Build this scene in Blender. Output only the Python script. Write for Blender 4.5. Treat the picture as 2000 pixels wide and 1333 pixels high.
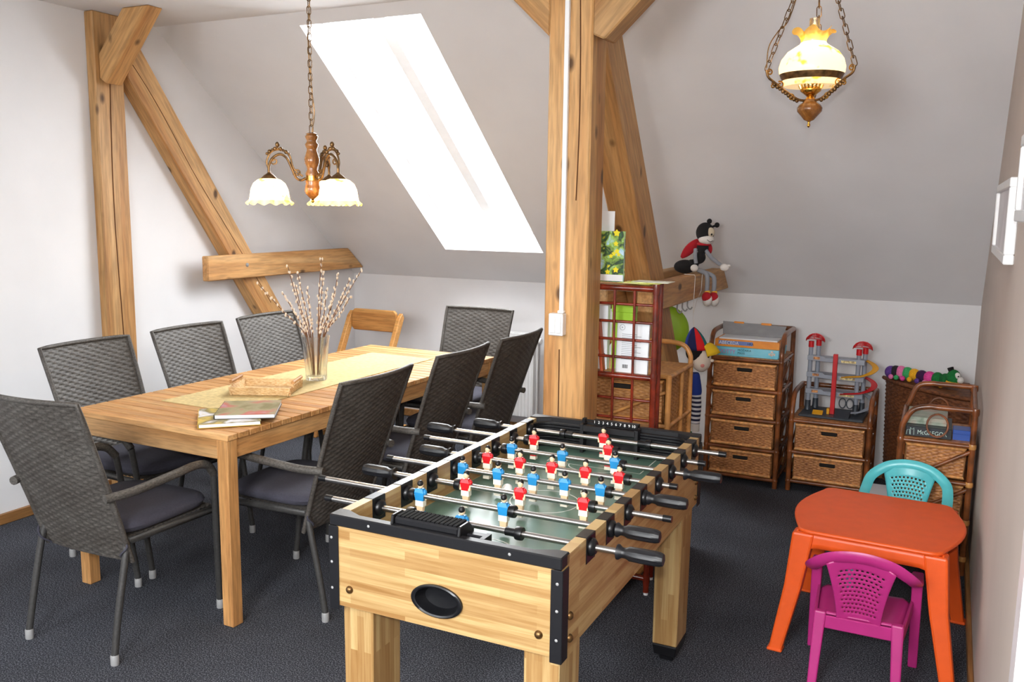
import bpy, math, random
from mathutils import Vector, Matrix
random.seed(7)
S = bpy.context.scene
for o in list(bpy.data.objects): bpy.data.objects.remove(o)
COL = S.collection
PI = math.pi

# ---------------------------------------------------------------- camera
CAM = Vector((0, 0, 1.5713))
YAW, PITCH, ROLL, FPX = 0.4545, 0.1488, 0.0121, 1743.4
fw = Vector((-math.sin(YAW)*math.cos(PITCH), math.cos(YAW)*math.cos(PITCH), -math.sin(PITCH)))
rt0 = Vector((math.cos(YAW), math.sin(YAW), 0)); up0 = rt0.cross(fw)
rt = math.cos(ROLL)*rt0 + math.sin(ROLL)*up0
up = -math.sin(ROLL)*rt0 + math.cos(ROLL)*up0
cd = bpy.data.cameras.new('camera'); cam = bpy.data.objects.new('camera', cd); COL.objects.link(cam)
cd.sensor_width = 36; cd.lens = FPX*36/2000; cd.clip_start = 0.02; cd.clip_end = 100
cam.matrix_world = Matrix(((rt.x, up.x, -fw.x, CAM.x), (rt.y, up.y, -fw.y, CAM.y), (rt.z, up.z, -fw.z, CAM.z), (0, 0, 0, 1)))
S.camera = cam

# ---------------------------------------------------------------- world, daylight, flash, exposure
S.view_settings.view_transform = 'Standard'; S.view_settings.look = 'None'
S.view_settings.exposure = 0.0; S.view_settings.gamma = 1.0; S.view_settings.use_curve_mapping = False
W = bpy.data.worlds.new('sky'); S.world = W; W.use_nodes = True
W.node_tree.nodes['Background'].inputs[0].default_value = (0.93, 0.97, 1.0, 1)
W.node_tree.nodes['Background'].inputs[1].default_value = 6.0

# room dimensions (metres)
XL, XR, YW, ZK, ZC, YS = -4.086, 0.174, 5.599, 1.059, 2.542, 3.771
SK = (-3.12, -2.385, 3.835, 5.327)          # skylight: x0, x1, y0 (upper), y1 (lower) on the roof slope
YB = -1.75                                   # knee wall behind the camera
def slope_z(y): return ZK + (YW - y)*(ZC - ZK)/(YW - YS)
SN = Vector((0, ZC-ZK, YW-YS)).normalized()  # outward normal of the roof slope

def light(name, kind, loc, energy, color=(1, 1, 1), size=0.1, size_y=None, direction=None):
    l = bpy.data.lights.new(name, kind); l.energy = energy; l.color = color
    if kind == 'AREA':
        l.size = size
        if size_y: l.shape = 'RECTANGLE'; l.size_y = size_y
    else: l.shadow_soft_size = size
    o = bpy.data.objects.new(name, l); COL.objects.link(o); o.location = loc
    if direction is not None: o.rotation_euler = Vector(direction).to_track_quat('-Z', 'Y').to_euler()
    return o
# daylight in the skylight shafts (front slope, the one in the photograph, plus two unseen ones added behind as fill)
DAY = (0.95, 0.98, 1.0)
mid = Vector(((SK[0]+SK[1])/2, (SK[2]+SK[3])/2, slope_z((SK[2]+SK[3])/2))) + SN*0.30
light('skylight_daylight', 'AREA', mid, 105, DAY, SK[1]-SK[0], 1.9, -SN)
SNB = Vector((0, -SN.y, SN.z))
for xx, pw_ in ((-2.75, 62), (-0.8, 180)):
    light('added_rear_fill', 'AREA', Vector((xx, YB+0.92, slope_z(YW-0.92)))+SNB*0.30, pw_, DAY, 0.9, 1.3, -SNB)
# the camera's own flash, just above the lens
light('camera_flash', 'POINT', CAM + up*0.085 - fw*0.02, 100, (1.0, 0.97, 0.93), 0.018)

# ---------------------------------------------------------------- materials
def lin(c):
    return tuple((x/255/12.92 if x <= 10 else ((x/255+0.055)/1.055)**2.4) for x in c)
class NT:
    def __init__(s, name):
        s.m = bpy.data.materials.new(name); s.m.use_nodes = True
        s.t = s.m.node_tree; s.n = s.t.nodes; s.l = s.t.links
        s.b = s.n['Principled BSDF']; s.out = s.n['Material Output']
    def add(s, ty, **kw):
        n = s.n.new(ty)
        for k, v in kw.items():
            if k.startswith('i_'): n.inputs[k[2:].replace('_', ' ')].default_value = v
            else: setattr(n, k, v)
        return n
    def link(s, a, b): s.l.new(a, b)
    def ramp(s, fac, stops):
        r = s.n.new('ShaderNodeValToRGB'); e = r.color_ramp.elements
        while len(e) < len(stops): e.new(0.5)
        for el, (p, c) in zip(e, stops): el.position = p; el.color = (*lin(c), 1)
        s.link(fac, r.inputs[0]); return r.outputs[0]
    def coords(s, scale=(1, 1, 1), kind='Object', rot=(0, 0, 0)):
        tc = s.n.new('ShaderNodeTexCoord'); mp = s.n.new('ShaderNodeMapping')
        mp.inputs['Scale'].default_value = scale; mp.inputs['Rotation'].default_value = rot
        s.link(tc.outputs[kind], mp.inputs[0]); return mp.outputs[0]
    def bump(s, h, strength=0.3, dist=0.002):
        b = s.n.new('ShaderNodeBump'); b.inputs['Strength'].default_value = strength; b.inputs['Distance'].default_value = dist
        s.link(h, b.inputs['Height']); s.link(b.outputs[0], s.b.inputs['Normal'])
    def mix(s, fac, a, b, mode='MIX'):
        n = s.n.new('ShaderNodeMix'); n.data_type = 'RGBA'; n.blend_type = mode
        for v, i in ((fac, 0), (a, 6), (b, 7)):
            if hasattr(v, 'is_linked'): s.link(v, n.inputs[i])
            else: n.inputs[i].default_value = v if i == 0 else (*lin(v), 1)
        return n.outputs[2]
def M_plain(name, col, rough=0.5, metal=0.0, var=0.0, scale=20, coat=0.0, bump=0.0, bscale=200, spec=0.5):
    k = NT(name); k.b.inputs['Roughness'].default_value = rough; k.b.inputs['Metallic'].default_value = metal
    k.b.inputs['Coat Weight'].default_value = coat; k.b.inputs['Specular IOR Level'].default_value = spec
    n = k.add('ShaderNodeTexNoise', i_Scale=scale, i_Detail=4.0); k.link(k.coords(), n.inputs['Vector'])
    lo = tuple(max(0, c*(1-var)) for c in col); hi = tuple(min(255, c*(1+var)) for c in col)
    k.link(k.ramp(n.outputs[0], [(0.3, lo), (0.7, hi)]), k.b.inputs['Base Color'])
    if bump:
        n2 = k.add('ShaderNodeTexNoise', i_Scale=bscale, i_Detail=3.0); k.link(k.coords(), n2.inputs['Vector'])
        k.bump(n2.outputs[0], bump, 0.002)
    return k.m
def M_wood(name, dark, mid_, light_, axis=2, scale=6.0, rough=0.5, knots=True, stretch=0.08, coat=0.0, turn=None):
    k = NT(name); k.b.inputs['Roughness'].default_value = rough; k.b.inputs['Coat Weight'].default_value = coat
    k.b.inputs['Specular IOR Level'].default_value = 0.35
    sc = [1, 1, 1]; sc[axis] = stretch
    v = k.coords(tuple(sc)) if turn is None else k.coords((1, 1, 1), rot=turn)
    if turn is not None:
        mq = k.add('ShaderNodeMapping'); mq.inputs['Scale'].default_value = tuple(sc); k.link(v, mq.inputs[0]); v = mq.outputs[0]
    oi = k.add('ShaderNodeObjectInfo')
    ad = k.add('ShaderNodeVectorMath', operation='ADD'); k.link(v, ad.inputs[0])
    cx = k.add('ShaderNodeCombineXYZ')
    mu = k.add('ShaderNodeMath', operation='MULTIPLY'); mu.inputs[1].default_value = 7.3; k.link(oi.outputs['Random'], mu.inputs[0])
    for i in range(3): k.link(mu.outputs[0], cx.inputs[i])
    k.link(cx.outputs[0], ad.inputs[1]); v = ad.outputs[0]
    n1 = k.add('ShaderNodeTexNoise', i_Scale=scale, i_Detail=5.0, i_Distortion=1.2); k.link(v, n1.inputs['Vector'])
    n2 = k.add('ShaderNodeTexNoise', i_Scale=scale*14, i_Detail=3.0); k.link(v, n2.inputs['Vector'])
    c = k.ramp(n1.outputs[0], [(0.32, dark), (0.5, mid_), (0.68, light_)])
    g = k.ramp(n2.outputs[0], [(0.35, (205, 205, 205)), (0.6, (255, 255, 255))])
    c = k.mix(0.75, c, g, 'MULTIPLY')
    tv = k.ramp(oi.outputs['Random'], [(0.0, (222, 222, 222)), (1.0, (255, 255, 255))])
    c = k.mix(1.0, c, tv, 'MULTIPLY')
    if knots:
        sc2 = [1, 1, 1]; sc2[axis] = 0.55
        vo = k.add('ShaderNodeTexVoronoi', i_Scale=7.5); k.link(k.coords(tuple(sc2)), vo.inputs['Vector'])
        kf = k.ramp(vo.outputs['Distance'], [(0.085, (255, 255, 255)), (0.17, (0, 0, 0))])
        c = k.mix(kf, c, tuple(int(x*0.5) for x in dark))
    k.link(c, k.b.inputs['Base Color'])
    k.bump(n2.outputs[0], 0.12, 0.001)
    return k.m
def M_emit(name, col, strength):
    k = NT(name); e = k.add('ShaderNodeEmission'); e.inputs[0].default_value = (*lin(col), 1); e.inputs[1].default_value = strength
    k.link(e.outputs[0], k.out.inputs[0]); return k.m
def M_stripes(name, a, b, pitch, axis=2, rough=0.8, duty=0.5):
    k = NT(name); k.b.inputs['Roughness'].default_value = rough
    sx = k.add('ShaderNodeSeparateXYZ'); k.link(k.coords(), sx.inputs[0])
    d = k.add('ShaderNodeMath', operation='DIVIDE'); d.inputs[1].default_value = pitch; k.link(sx.outputs[axis], d.inputs[0])
    f = k.add('ShaderNodeMath', operation='FRACT'); k.link(d.outputs[0], f.inputs[0])
    g = k.add('ShaderNodeMath', operation='GREATER_THAN'); g.inputs[1].default_value = duty; k.link(f.outputs[0], g.inputs[0])
    k.link(k.mix(g.outputs[0], a, b), k.b.inputs['Base Color']); return k.m
def M_wicker(name, dark, light_, rough=0.5, scale=90):
    k = NT(name); k.b.inputs['Roughness'].default_value = rough; k.b.inputs['Specular IOR Level'].default_value = 0.4
    n = k.add('ShaderNodeTexNoise', i_Scale=scale, i_Detail=2.0); k.link(k.coords((1, 1, 2.5)), n.inputs['Vector'])
    n2 = k.add('ShaderNodeTexNoise', i_Scale=9.0, i_Detail=2.0); k.link(k.coords(), n2.inputs['Vector'])
    c = k.ramp(n.outputs[0], [(0.3, dark), (0.7, light_)])
    g = k.ramp(n2.outputs[0], [(0.3, (190, 180, 175)), (0.7, (255, 255, 255))])
    k.link(k.mix(0.7, c, g, 'MULTIPLY'), k.b.inputs['Base Color']); return k.m
def M_print(name, cols, scale=14, rough=0.4):
    """printed cover: soft coloured patches"""
    k = NT(name); k.b.inputs['Roughness'].default_value = rough
    n = k.add('ShaderNodeTexNoise', i_Scale=scale, i_Detail=3.0, i_Distortion=0.6); k.link(k.coords(), n.inputs['Vector'])
    st = [(0.28+0.46*i/(len(cols)-1), c) for i, c in enumerate(cols)]
    k.link(k.ramp(n.outputs[0], st), k.b.inputs['Base Color']); return k.m

m_wall = M_plain('wall_paint', (228, 227, 228), 0.9, var=0.012, scale=3, bump=0.15, bscale=400, spec=0.2)
m_wallr = M_plain('beige_wall_paint', (205, 192, 183), 0.9, var=0.015, scale=3, bump=0.15, bscale=400, spec=0.2)
m_white = M_plain('white_lacquer', (240, 240, 240), 0.35, var=0.01)
def carpet():
    k = NT('carpet'); k.b.inputs['Roughness'].default_value = 0.95; k.b.inputs['Specular IOR Level'].default_value = 0.1
    n = k.add('ShaderNodeTexNoise', i_Scale=210.0, i_Detail=4.0); k.link(k.coords(), n.inputs['Vector'])
    n2 = k.add('ShaderNodeTexNoise', i_Scale=2.2, i_Detail=3.0); k.link(k.coords(), n2.inputs['Vector'])
    c = k.ramp(n.outputs[0], [(0.34, (32, 34, 39)), (0.5, (64, 66, 73)), (0.68, (124, 126, 134))])
    g = k.ramp(n2.outputs[0], [(0.3, (215, 215, 215)), (0.7, (255, 255, 255))])
    k.link(k.mix(1.0, c, g, 'MULTIPLY'), k.b.inputs['Base Color']); k.bump(n.outputs[0], 0.7, 0.003); return k.m
m_carpet = carpet()
SPR = ((186, 130, 76), (208, 158, 101), (222, 178, 124))
m_beam_z = M_wood('spruce_beam_upright', *SPR, axis=2)
m_brace = M_wood('spruce_leaning_brace', *SPR, axis=2, turn=(-0.62, 0, 0))
m_head_r = M_wood('spruce_head_brace_a', *SPR, axis=2, turn=(0, -0.75, 0))
m_head_l = M_wood('spruce_head_brace_b', *SPR, axis=2, turn=(0, 0.80, 0))
m_beam_y = M_wood('spruce_beam_lengthwise', *SPR, axis=1)
m_beam_x = M_wood('spruce_beam_crosswise', *SPR, axis=0)
m_skirt = M_wood('wood_skirting', (150, 100, 55), (185, 135, 80), (200, 150, 95), axis=1, knots=False)
m_crack = M_plain('drying_crack', (92, 54, 26), 0.9)
TEAK = ((180, 124, 72), (207, 153, 95), (224, 176, 120))
m_teak_x = M_wood('teak_crosswise', *TEAK, axis=0, knots=False, scale=9)
m_teak_y = M_wood('teak_lengthwise', *TEAK, axis=1, knots=False, scale=9)
m_teak_z = M_wood('teak_upright', *TEAK, axis=2, knots=False, scale=9)
m_chair = M_wicker('grey_brown_polyrattan', (58, 55, 52), (100, 96, 91), 0.55, 120)
m_chairtube = M_plain('wrapped_tube', (56, 55, 54), 0.45, var=0.12, scale=120, bump=0.4, bscale=160)
m_cushion = M_plain('charcoal_cushion', (58, 57, 68), 0.95, var=0.06, scale=150, bump=0.3, bscale=600)
m_alu = M_plain('grey_foot_cap', (150, 150, 150), 0.4)
m_rattan = M_plain('brown_rattan_cane', (116, 66, 34), 0.28, var=0.3, scale=14, coat=0.2)
m_drawer = M_wicker('brown_wicker', (146, 86, 42), (226, 160, 96), 0.45, 60)
m_drawer_edge = M_plain('light_wicker_edge', (206, 146, 86), 0.45, var=0.2, scale=50)
m_gold = M_plain('honey_rattan_cane', (186, 132, 74), 0.35, var=0.15, scale=20)
m_goldw = M_wicker('honey_wicker', (150, 98, 50), (206, 152, 92), 0.5, 60)
m_red = M_plain('red_brown_cane', (108, 36, 20), 0.22, var=0.25, scale=18, coat=0.4)
m_ham = M_wicker('dark_seagrass', (84, 44, 24), (150, 92, 54), 0.6, 50)
m_slot_shade = M_plain('painted_slot_shade', (30, 24, 20), 0.9)
m_black = M_plain('black_plastic', (12, 12, 15), 0.35, var=0.05)
m_blackm = M_plain('black_matt_plastic', (15, 15, 19), 0.45, var=0.06)
m_chrome = M_plain('chrome', (172, 168, 164), 0.34, 1.0)
m_brass = M_plain('antique_brass', (112, 84, 52), 0.38, 0.85, var=0.3, scale=60)
m_brassb = M_plain('polished_brass', (214, 160, 70), 0.22, 1.0)
m_turned = M_wood('turned_oak', (128, 78, 32), (158, 100, 46), (182, 124, 64), axis=2, knots=False, scale=20, rough=0.25, coat=0.5)
# ---------------------------------------------------------------- mesh helpers
class MB:
    def __init__(s): s.v = []; s.f = []; s.mi = []; s.m = 0; s.T = None
    def add(s, vs, fs):
        b = len(s.v)
        if s.T is not None: vs = [s.T @ Vector(v) for v in vs]
        s.v += [tuple(v) for v in vs]; s.f += [tuple(b+i for i in f) for f in fs]; s.mi += [s.m]*len(fs); return s
    def hexa(s, p):       # 8 points: bottom 4 ccw, top 4
        return s.add(p, [(3, 2, 1, 0), (4, 5, 6, 7), (0, 1, 5, 4), (1, 2, 6, 5), (2, 3, 7, 6), (3, 0, 4, 7)])
    def box(s, x0, x1, y0, y1, z0, z1):
        return s.hexa([(x0, y0, z0), (x1, y0, z0), (x1, y1, z0), (x0, y1, z0), (x0, y0, z1), (x1, y0, z1), (x1, y1, z1), (x0, y1, z1)])
    def cbox(s, c, sz): return s.box(c[0]-sz[0]/2, c[0]+sz[0]/2, c[1]-sz[1]/2, c[1]+sz[1]/2, c[2]-sz[2]/2, c[2]+sz[2]/2)
    def taper(s, c0, s0, c1, s1):   # box from section (centre,size xy) to section
        q = lambda c, z: [(c[0]-z[0]/2, c[1]-z[1]/2, c[2]), (c[0]+z[0]/2, c[1]-z[1]/2, c[2]), (c[0]+z[0]/2, c[1]+z[1]/2, c[2]), (c[0]-z[0]/2, c[1]+z[1]/2, c[2])]
        return s.hexa(q(c0, s0)+q(c1, s1))
    def prism(s, poly, a, b, axis):  # polygon in the plane normal to axis, extruded a..b
        def pt(p, t): return {'x': (t, p[0], p[1]), 'y': (p[0], t, p[1]), 'z': (p[0], p[1], t)}[axis]
        n = len(poly); vs = [pt(p, a) for p in poly]+[pt(p, b) for p in poly]
        return s.add(vs, [tuple(range(n))[::-1], tuple(range(n, 2*n))]+[(i, (i+1) % n, n+(i+1) % n, n+i) for i in range(n)])
    def tube(s, path, r, n=8, closed=False, caps=True):
        P = [Vector(p) for p in path]; k = len(P); R = r if hasattr(r, '__len__') else [r]*k
        vs = []; ref = None
        for i in range(k):
            a = P[(i-1) % k] if (closed or i > 0) else P[i]; b = P[(i+1) % k] if (closed or i < k-1) else P[i]
            d = (b-a).normalized()
            if ref is None:
                ref = Vector((0, 0, 1)) if abs(d.z) < 0.9 else Vector((1, 0, 0))
            u = (ref - d*ref.dot(d)).normalized(); w = d.cross(u); ref = u
            for j in range(n):
                t = 2*PI*j/n; vs.append(P[i] + (u*math.cos(t)+w*math.sin(t))*R[i])
        fs = []
        for i in range(k if closed else k-1):
            i2 = (i+1) % k
            for j in range(n): fs.append((i*n+j, i*n+(j+1) % n, i2*n+(j+1) % n, i2*n+j))
        if caps and not closed: fs += [tuple(range(n))[::-1], tuple(range((k-1)*n, k*n))]
        return s.add(vs, fs)
    def lathe(s, prof, n=24, c=(0, 0, 0), axis='z', rf=None, caps=True):  # prof: (r, h)
        vs = []
        for i, (r, h) in enumerate(prof):
            for j in range(n):
                t = 2*PI*j/n; rr, hh = (r, h) if rf is None else rf(r, h, t, i)
                p = (rr*math.cos(t), rr*math.sin(t), hh)
                if axis == 'x': p = (p[2], p[0], p[1])
                if axis == 'y': p = (p[1], p[2], p[0])
                vs.append((c[0]+p[0], c[1]+p[1], c[2]+p[2]))
        k = len(prof); fs = [(i*n+j, i*n+(j+1) % n, (i+1)*n+(j+1) % n, (i+1)*n+j) for i in range(k-1) for j in range(n)]
        if caps:
            if prof[0][0] > 1e-6: fs.append(tuple(range(n))[::-1])
            if prof[-1][0] > 1e-6: fs.append(tuple(range((k-1)*n, k*n)))
        return s.add(vs, fs)
    def ball(s, c, r, n=16, m=10):   # r scalar or (rx,ry,rz)
        R = r if hasattr(r, '__len__') else (r, r, r)
        vs = []; fs = []
        for i in range(m+1):
            ph = PI*i/m
            for j in range(n):
                t = 2*PI*j/n
                vs.append((c[0]+R[0]*math.sin(ph)*math.cos(t), c[1]+R[1]*math.sin(ph)*math.sin(t), c[2]-R[2]*math.cos(ph)))
        for i in range(m):
            for j in range(n): fs.append((i*n+j, i*n+(j+1) % n, (i+1)*n+(j+1) % n, (i+1)*n+j))
        return s.add(vs, fs)
    def grid(s, fn, nu, nv, thick=None):   # fn(u,v)->point, u,v in 0..1
        vs = [fn(i/nu, j/nv) for j in range(nv+1) for i in range(nu+1)]
        fs = [(j*(nu+1)+i, j*(nu+1)+i+1, (j+1)*(nu+1)+i+1, (j+1)*(nu+1)+i) for j in range(nv) for i in range(nu)]
        return s.add(vs, fs)
    def mesh(s, name, mats, smooth=False):
        me = bpy.data.meshes.new(name); me.from_pydata(s.v, [], s.f)
        for m in (mats if isinstance(mats, (list, tuple)) else [mats]): me.materials.append(m)
        me.polygons.foreach_set('material_index', s.mi)
        import bmesh
        b = bmesh.new(); b.from_mesh(me); bmesh.ops.remove_doubles(b, verts=b.verts, dist=1e-6); bmesh.ops.recalc_face_normals(b, faces=b.faces); b.to_mesh(me); b.free()
        if smooth:
            me.polygons.foreach_set('use_smooth', [True]*len(me.polygons))
            try: me.set_sharp_from_angle(angle=math.radians(50))
            except Exception: pass
        return me
def obj(name, me, parent=None, loc=(0, 0, 0), rot=(0, 0, 0), label=None):
    o = bpy.data.objects.new(name, me); COL.objects.link(o); o.location = loc; o.rotation_euler = rot
    if parent is not None: o.parent = parent
    if label: o['label'] = label
    return o
def part(name, mb, mats, parent=None, smooth=False, bevel=0, seg=1, solid=0, **kw):
    o = obj(name, mb.mesh(name, mats, smooth), parent, **kw)
    if solid:
        d = o.modifiers.new('thickness', 'SOLIDIFY'); d.thickness = solid; d.offset = 0
    if bevel:
        d = o.modifiers.new('bevel', 'BEVEL'); d.width = bevel; d.segments = seg; d.limit_method = 'ANGLE'; d.angle_limit = math.radians(35)
    return o
def tag(o, label, cat, group=None):
    o['label'] = label; o['category'] = cat
    if group: o['group'] = group
    return o
def thing(name, label, cat, loc=(0, 0, 0), rz=0, group=None):
    return tag(obj(name, None, None, loc, (0, 0, rz)), label, cat, group)
def struct(o): o['kind'] = 'structure'; return o
def copy_tree(o, parent=None):
    c = o.copy(); COL.objects.link(c)
    if parent is not None: c.parent = parent
    for ch in list(o.children): copy_tree(ch, c)
    return c
def text(name, s, size, mat, parent, loc, rot, ext=0.0004, align='LEFT', sx=1.0):
    cu = bpy.data.curves.new(name, 'FONT'); cu.body = s; cu.size = size; cu.extrude = ext; cu.align_x = align; cu.resolution_u = 3
    t = bpy.data.objects.new(name+'_tmp', cu); COL.objects.link(t)
    dg = bpy.context.evaluated_depsgraph_get(); me = bpy.data.meshes.new_from_object(t.evaluated_get(dg))
    bpy.data.objects.remove(t); me.name = name; me.materials.clear(); me.materials.append(mat)
    o = obj(name, me, parent, loc, rot); o.scale = (sx, 1, 1); return o
def arc(c, r, a0, a1, n, plane='xz', rz=None):
    out = []
    for i in range(n+1):
        a = math.radians(a0+(a1-a0)*i/n); u, w = r*math.cos(a), (rz or r)*math.sin(a)
        out.append({'xz': (c[0]+u, c[1], c[2]+w), 'yz': (c[0], c[1]+u, c[2]+w), 'xy': (c[0]+u, c[1]+w, c[2])}[plane])
    return out
def spline(pts, n=6):   # Catmull-Rom
    P = [Vector(p) for p in pts]; P = [P[0]*2-P[1]]+P+[P[-1]*2-P[-2]]; out = []
    for i in range(1, len(P)-2):
        a, b, c, d = P[i-1:i+3]
        for k in range(n):
            t = k/n; out.append(0.5*((2*b)+(c-a)*t+(2*a-5*b+4*c-d)*t*t+(3*b-a-3*c+d)*t**3))
    out.append(P[-2]); return out
def weave(w, h, row, stake, amp, fn=None):
    """woven panel: strands over and under stakes; fn maps (x, z, d) to a point"""
    nr = max(2, round(h/row)); ns = max(2, round(w/stake)); nu = ns*4; nv = nr*3
    fn = fn or (lambda x, z, d: (x, -d, z))
    def g(u, v):
        r = v*nr; i = min(int(r+1e-6), nr-1); f = r-i
        a = math.sin(PI*f)
        d = amp*a*(0.35+0.65*math.cos(PI*(u*ns+i)))
        return fn((u-0.5)*w, v*h, d)
    return MB().grid(g, nu, nv)

# ---------------------------------------------------------------- room shell
struct(part('floor', MB().box(XL-0.1, 2.6, YB-0.1, YW+0.1, -0.06, 0), m_carpet))
struct(part('ceiling', MB().box(XL-0.1, 2.6, YW-YS+YB, YS, ZC, ZC+0.08), m_wall))
struct(part('wall_left', MB().prism([(YB, 0), (YW, 0), (YW, ZK), (YS, ZC), (YB+YW-YS, ZC), (YB, ZK)], XL-0.1, XL, 'x'), m_wall))
struct(part('wall_right', MB().prism([(1.8945, 0), (YW, 0), (YW, ZK), (YS, ZC), (1.8945, ZC)], XR, XR+0.14, 'x'), m_wallr))
struct(part('wall_alcove_front', MB().box(XR+0.14, 2.6, 1.895, 1.995, 0, ZC), m_wallr))
struct(part('wall_alcove_side', MB().prism([(YB, 0), (1.995, 0), (1.995, ZC), (YB+YW-YS, ZC), (YB, ZK)], 2.6, 2.7, 'x'), m_wallr))
struct(part('wall_back', MB().box(XL-0.1, XR+0.14, YW, YW+0.1, 0, ZK+0.05), m_wall))
struct(part('wall_behind', MB().box(XL-0.1, 2.7, YB-0.1, YB, 0, ZK+0.05), m_wall))
def slope_ceiling(name, x0, x1, holes, flip):
    """sloping ceiling with skylight shafts; s runs down the slope from the flat ceiling (0..1)"""
    mb = MB(); TH = 0.22
    yy = lambda s: YS+(YW-YS)*s
    def P(x, s, t=0):
        y = yy(s); p = Vector((x, y, slope_z(y)))+SN*t
        return Vector((p.x, YW+YB-p.y, p.z)) if flip else p
    def q(a, b, c, d, t=0):
        mb.add([P(a, c, t), P(b, c, t), P(b, d, t), P(a, d, t)], [(0, 1, 2, 3)])
    xs = sorted({x0, x1, *[h[0] for h in holes], *[h[1] for h in holes]}); ss = sorted({0, 1, *[h[2] for h in holes], *[h[3] for h in holes]})
    for a, b in zip(xs, xs[1:]):
        for c, d in zip(ss, ss[1:]):
            if not any(a >= h[0]-1e-6 and b <= h[1]+1e-6 and c >= h[2]-1e-6 and d <= h[3]+1e-6 for h in holes):
                q(a, b, c, d); q(a, b, c, d, TH)
    for h in holes:
        cs = [(h[0], h[2]), (h[1], h[2]), (h[1], h[3]), (h[0], h[3])]
        for (xa, sa), (xb, sb) in zip(cs, cs[1:]+cs[:1]):
            mb.add([P(xa, sa), P(xb, sb), P(xb, sb, TH), P(xa, sa, TH)], [(0, 1, 2, 3)])
    struct(part(name, mb, m_wall))
    return P
sv = lambda y: (y-YS)/(YW-YS)
def glass():
    k = NT('window_glass'); t = k.add('ShaderNodeBsdfTransparent'); g = k.add('ShaderNodeBsdfGlossy', i_Roughness=0.02)
    x = k.add('ShaderNodeMixShader'); x.inputs[0].default_value = 0.05
    k.link(t.outputs[0], x.inputs[1]); k.link(g.outputs[0], x.inputs[2]); k.link(x.outputs[0], k.out.inputs[0]); return k.m
m_glass = glass()
P1 = slope_ceiling('ceiling_slope_back', XL-0.02, XR+0.02, [(SK[0], SK[1], sv(SK[2]), sv(SK[3]))], False)
rear = [(-3.25, -2.25, 0.25, 0.8), (-1.3, -0.3, 0.25, 0.8)]  # unseen skylight openings, added to let fill light in from behind
P2 = slope_ceiling('ceiling_slope_behind', XL-0.02, 2.62, rear, True)
def skylight(name, P, h):
    x0, x1, s0, s1 = h; xm = (x0+x1)/2; ds = 0.022; t0, t1 = 0.15, 0.20
    fr = MB(); w = 0.05
    def bar(a, b, c, d): fr.hexa([P(a, c, t0), P(b, c, t0), P(b, d, t0), P(a, d, t0), P(a, c, t1), P(b, c, t1), P(b, d, t1), P(a, d, t1)])
    bar(x0, x0+w, s0, s1); bar(x1-w, x1, s0, s1); bar(x0+w, x1-w, s0, s0+ds); bar(x0+w, x1-w, s1-ds, s1); bar(xm-0.035, xm+0.035, s0+ds, s1-ds)
    r = struct(part(name, fr, m_white))
    for a, b in ((x0+w, xm-0.035), (xm+0.035, x1-w)):
        part('pane', MB().hexa([P(a, s0+ds, 0.17), P(b, s0+ds, 0.17), P(b, s1-ds, 0.17), P(a, s1-ds, 0.17), P(a, s0+ds, 0.175), P(b, s0+ds, 0.175), P(b, s1-ds, 0.175), P(a, s1-ds, 0.175)]), m_glass, r)
skylight('window_1', P1, (SK[0], SK[1], sv(SK[2]), sv(SK[3])))
skylight('window_added_2', P2, rear[0]); skylight('window_added_3', P2, rear[1])
struct(part('baseboard_left', MB().box(XL, XL+0.016, YB, YW, 0, 0.055), m_skirt, bevel=0.004))
struct(part('baseboard_right', MB().box(XR-0.016, XR, 1.90, YW, 0, 0.055), m_skirt, bevel=0.004))
struct(part('baseboard_back', MB().box(XL+0.016, XR-0.016, YW-0.016, YW, 0, 0.055), m_skirt, bevel=0.004))
struct(part('trim_1', MB().box(XR-0.010, XR+0.145, 1.80, 1.8948, 0, 2.06), m_white, bevel=0.003))

# ---------------------------------------------------------------- timber frame
def timber(name, label, mb, mat, cat='timber', bevel=0.006):
    o = part(name, mb, mat, bevel=bevel); tag(o, label, cat); return o
def crack(parent, pts, w=0.0035):
    part('crack', MB().tube(pts, w, 5), m_crack, parent)
LX = -4.022
p = timber('timber_post', 'spruce post standing against the left white wall', MB().box(XL+0.001, LX, 3.31, 3.49, 0.001, ZC-0.001), m_beam_z, 'post')
crack(p, [(LX+0.0005, 3.395+0.012*math.sin(z*3), z) for z in [0.3+0.1*i for i in range(22)]], 0.003)
# left brace: parallel to the wall, from the post top down to the knee wall
def yz_bar(y0, z0, y1, z1, w):
    d = Vector((y1-y0, z1-z0)).normalized(); n = Vector((-d.y, d.x))*w/2
    return [(y0-n.x, z0-n.y), (y1-n.x, z1-n.y), (y1+n.x, z1+n.y), (y0+n.x, z0+n.y)]
LB = [(3.491, 2.43), (3.491, 2.225), (5.09, 0.001), (5.30, 0.001), (3.56, 2.43)]
p = timber('timber_brace', 'leaning spruce brace running down beside the left wall', MB().prism(LB, XL+0.001, -3.995, 'x'), m_brace, 'brace')
crack(p, [(-3.9945, 3.50+t*1.05+0.01*math.sin(t*9), 2.33-t*1.4+0.006*math.sin(t*13)) for t in [i/20 for i in range(21)]], 0.002)
zb0, zb1 = 1.113, 1.262
ye = lambda z: YW-(z-ZK)*(YW-YS)/(ZC-ZK)-0.004
p = timber('clamp_beam', 'short horizontal spruce beam bolted across the left brace', MB().prism([(3.96, zb0), (ye(zb0), zb0), (ye(zb1), zb1), (3.96, zb1)], -3.994, -3.945, 'x'), m_beam_y, 'beam')
part('bolt', MB().lathe([(0, 0.006), (0.008, 0.005), (0.013, 0.0), (0.013, -0.002)], 14, (-3.943, 4.29, 1.195), 'x'), m_alu, p, label='grey bolt head')
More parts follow.
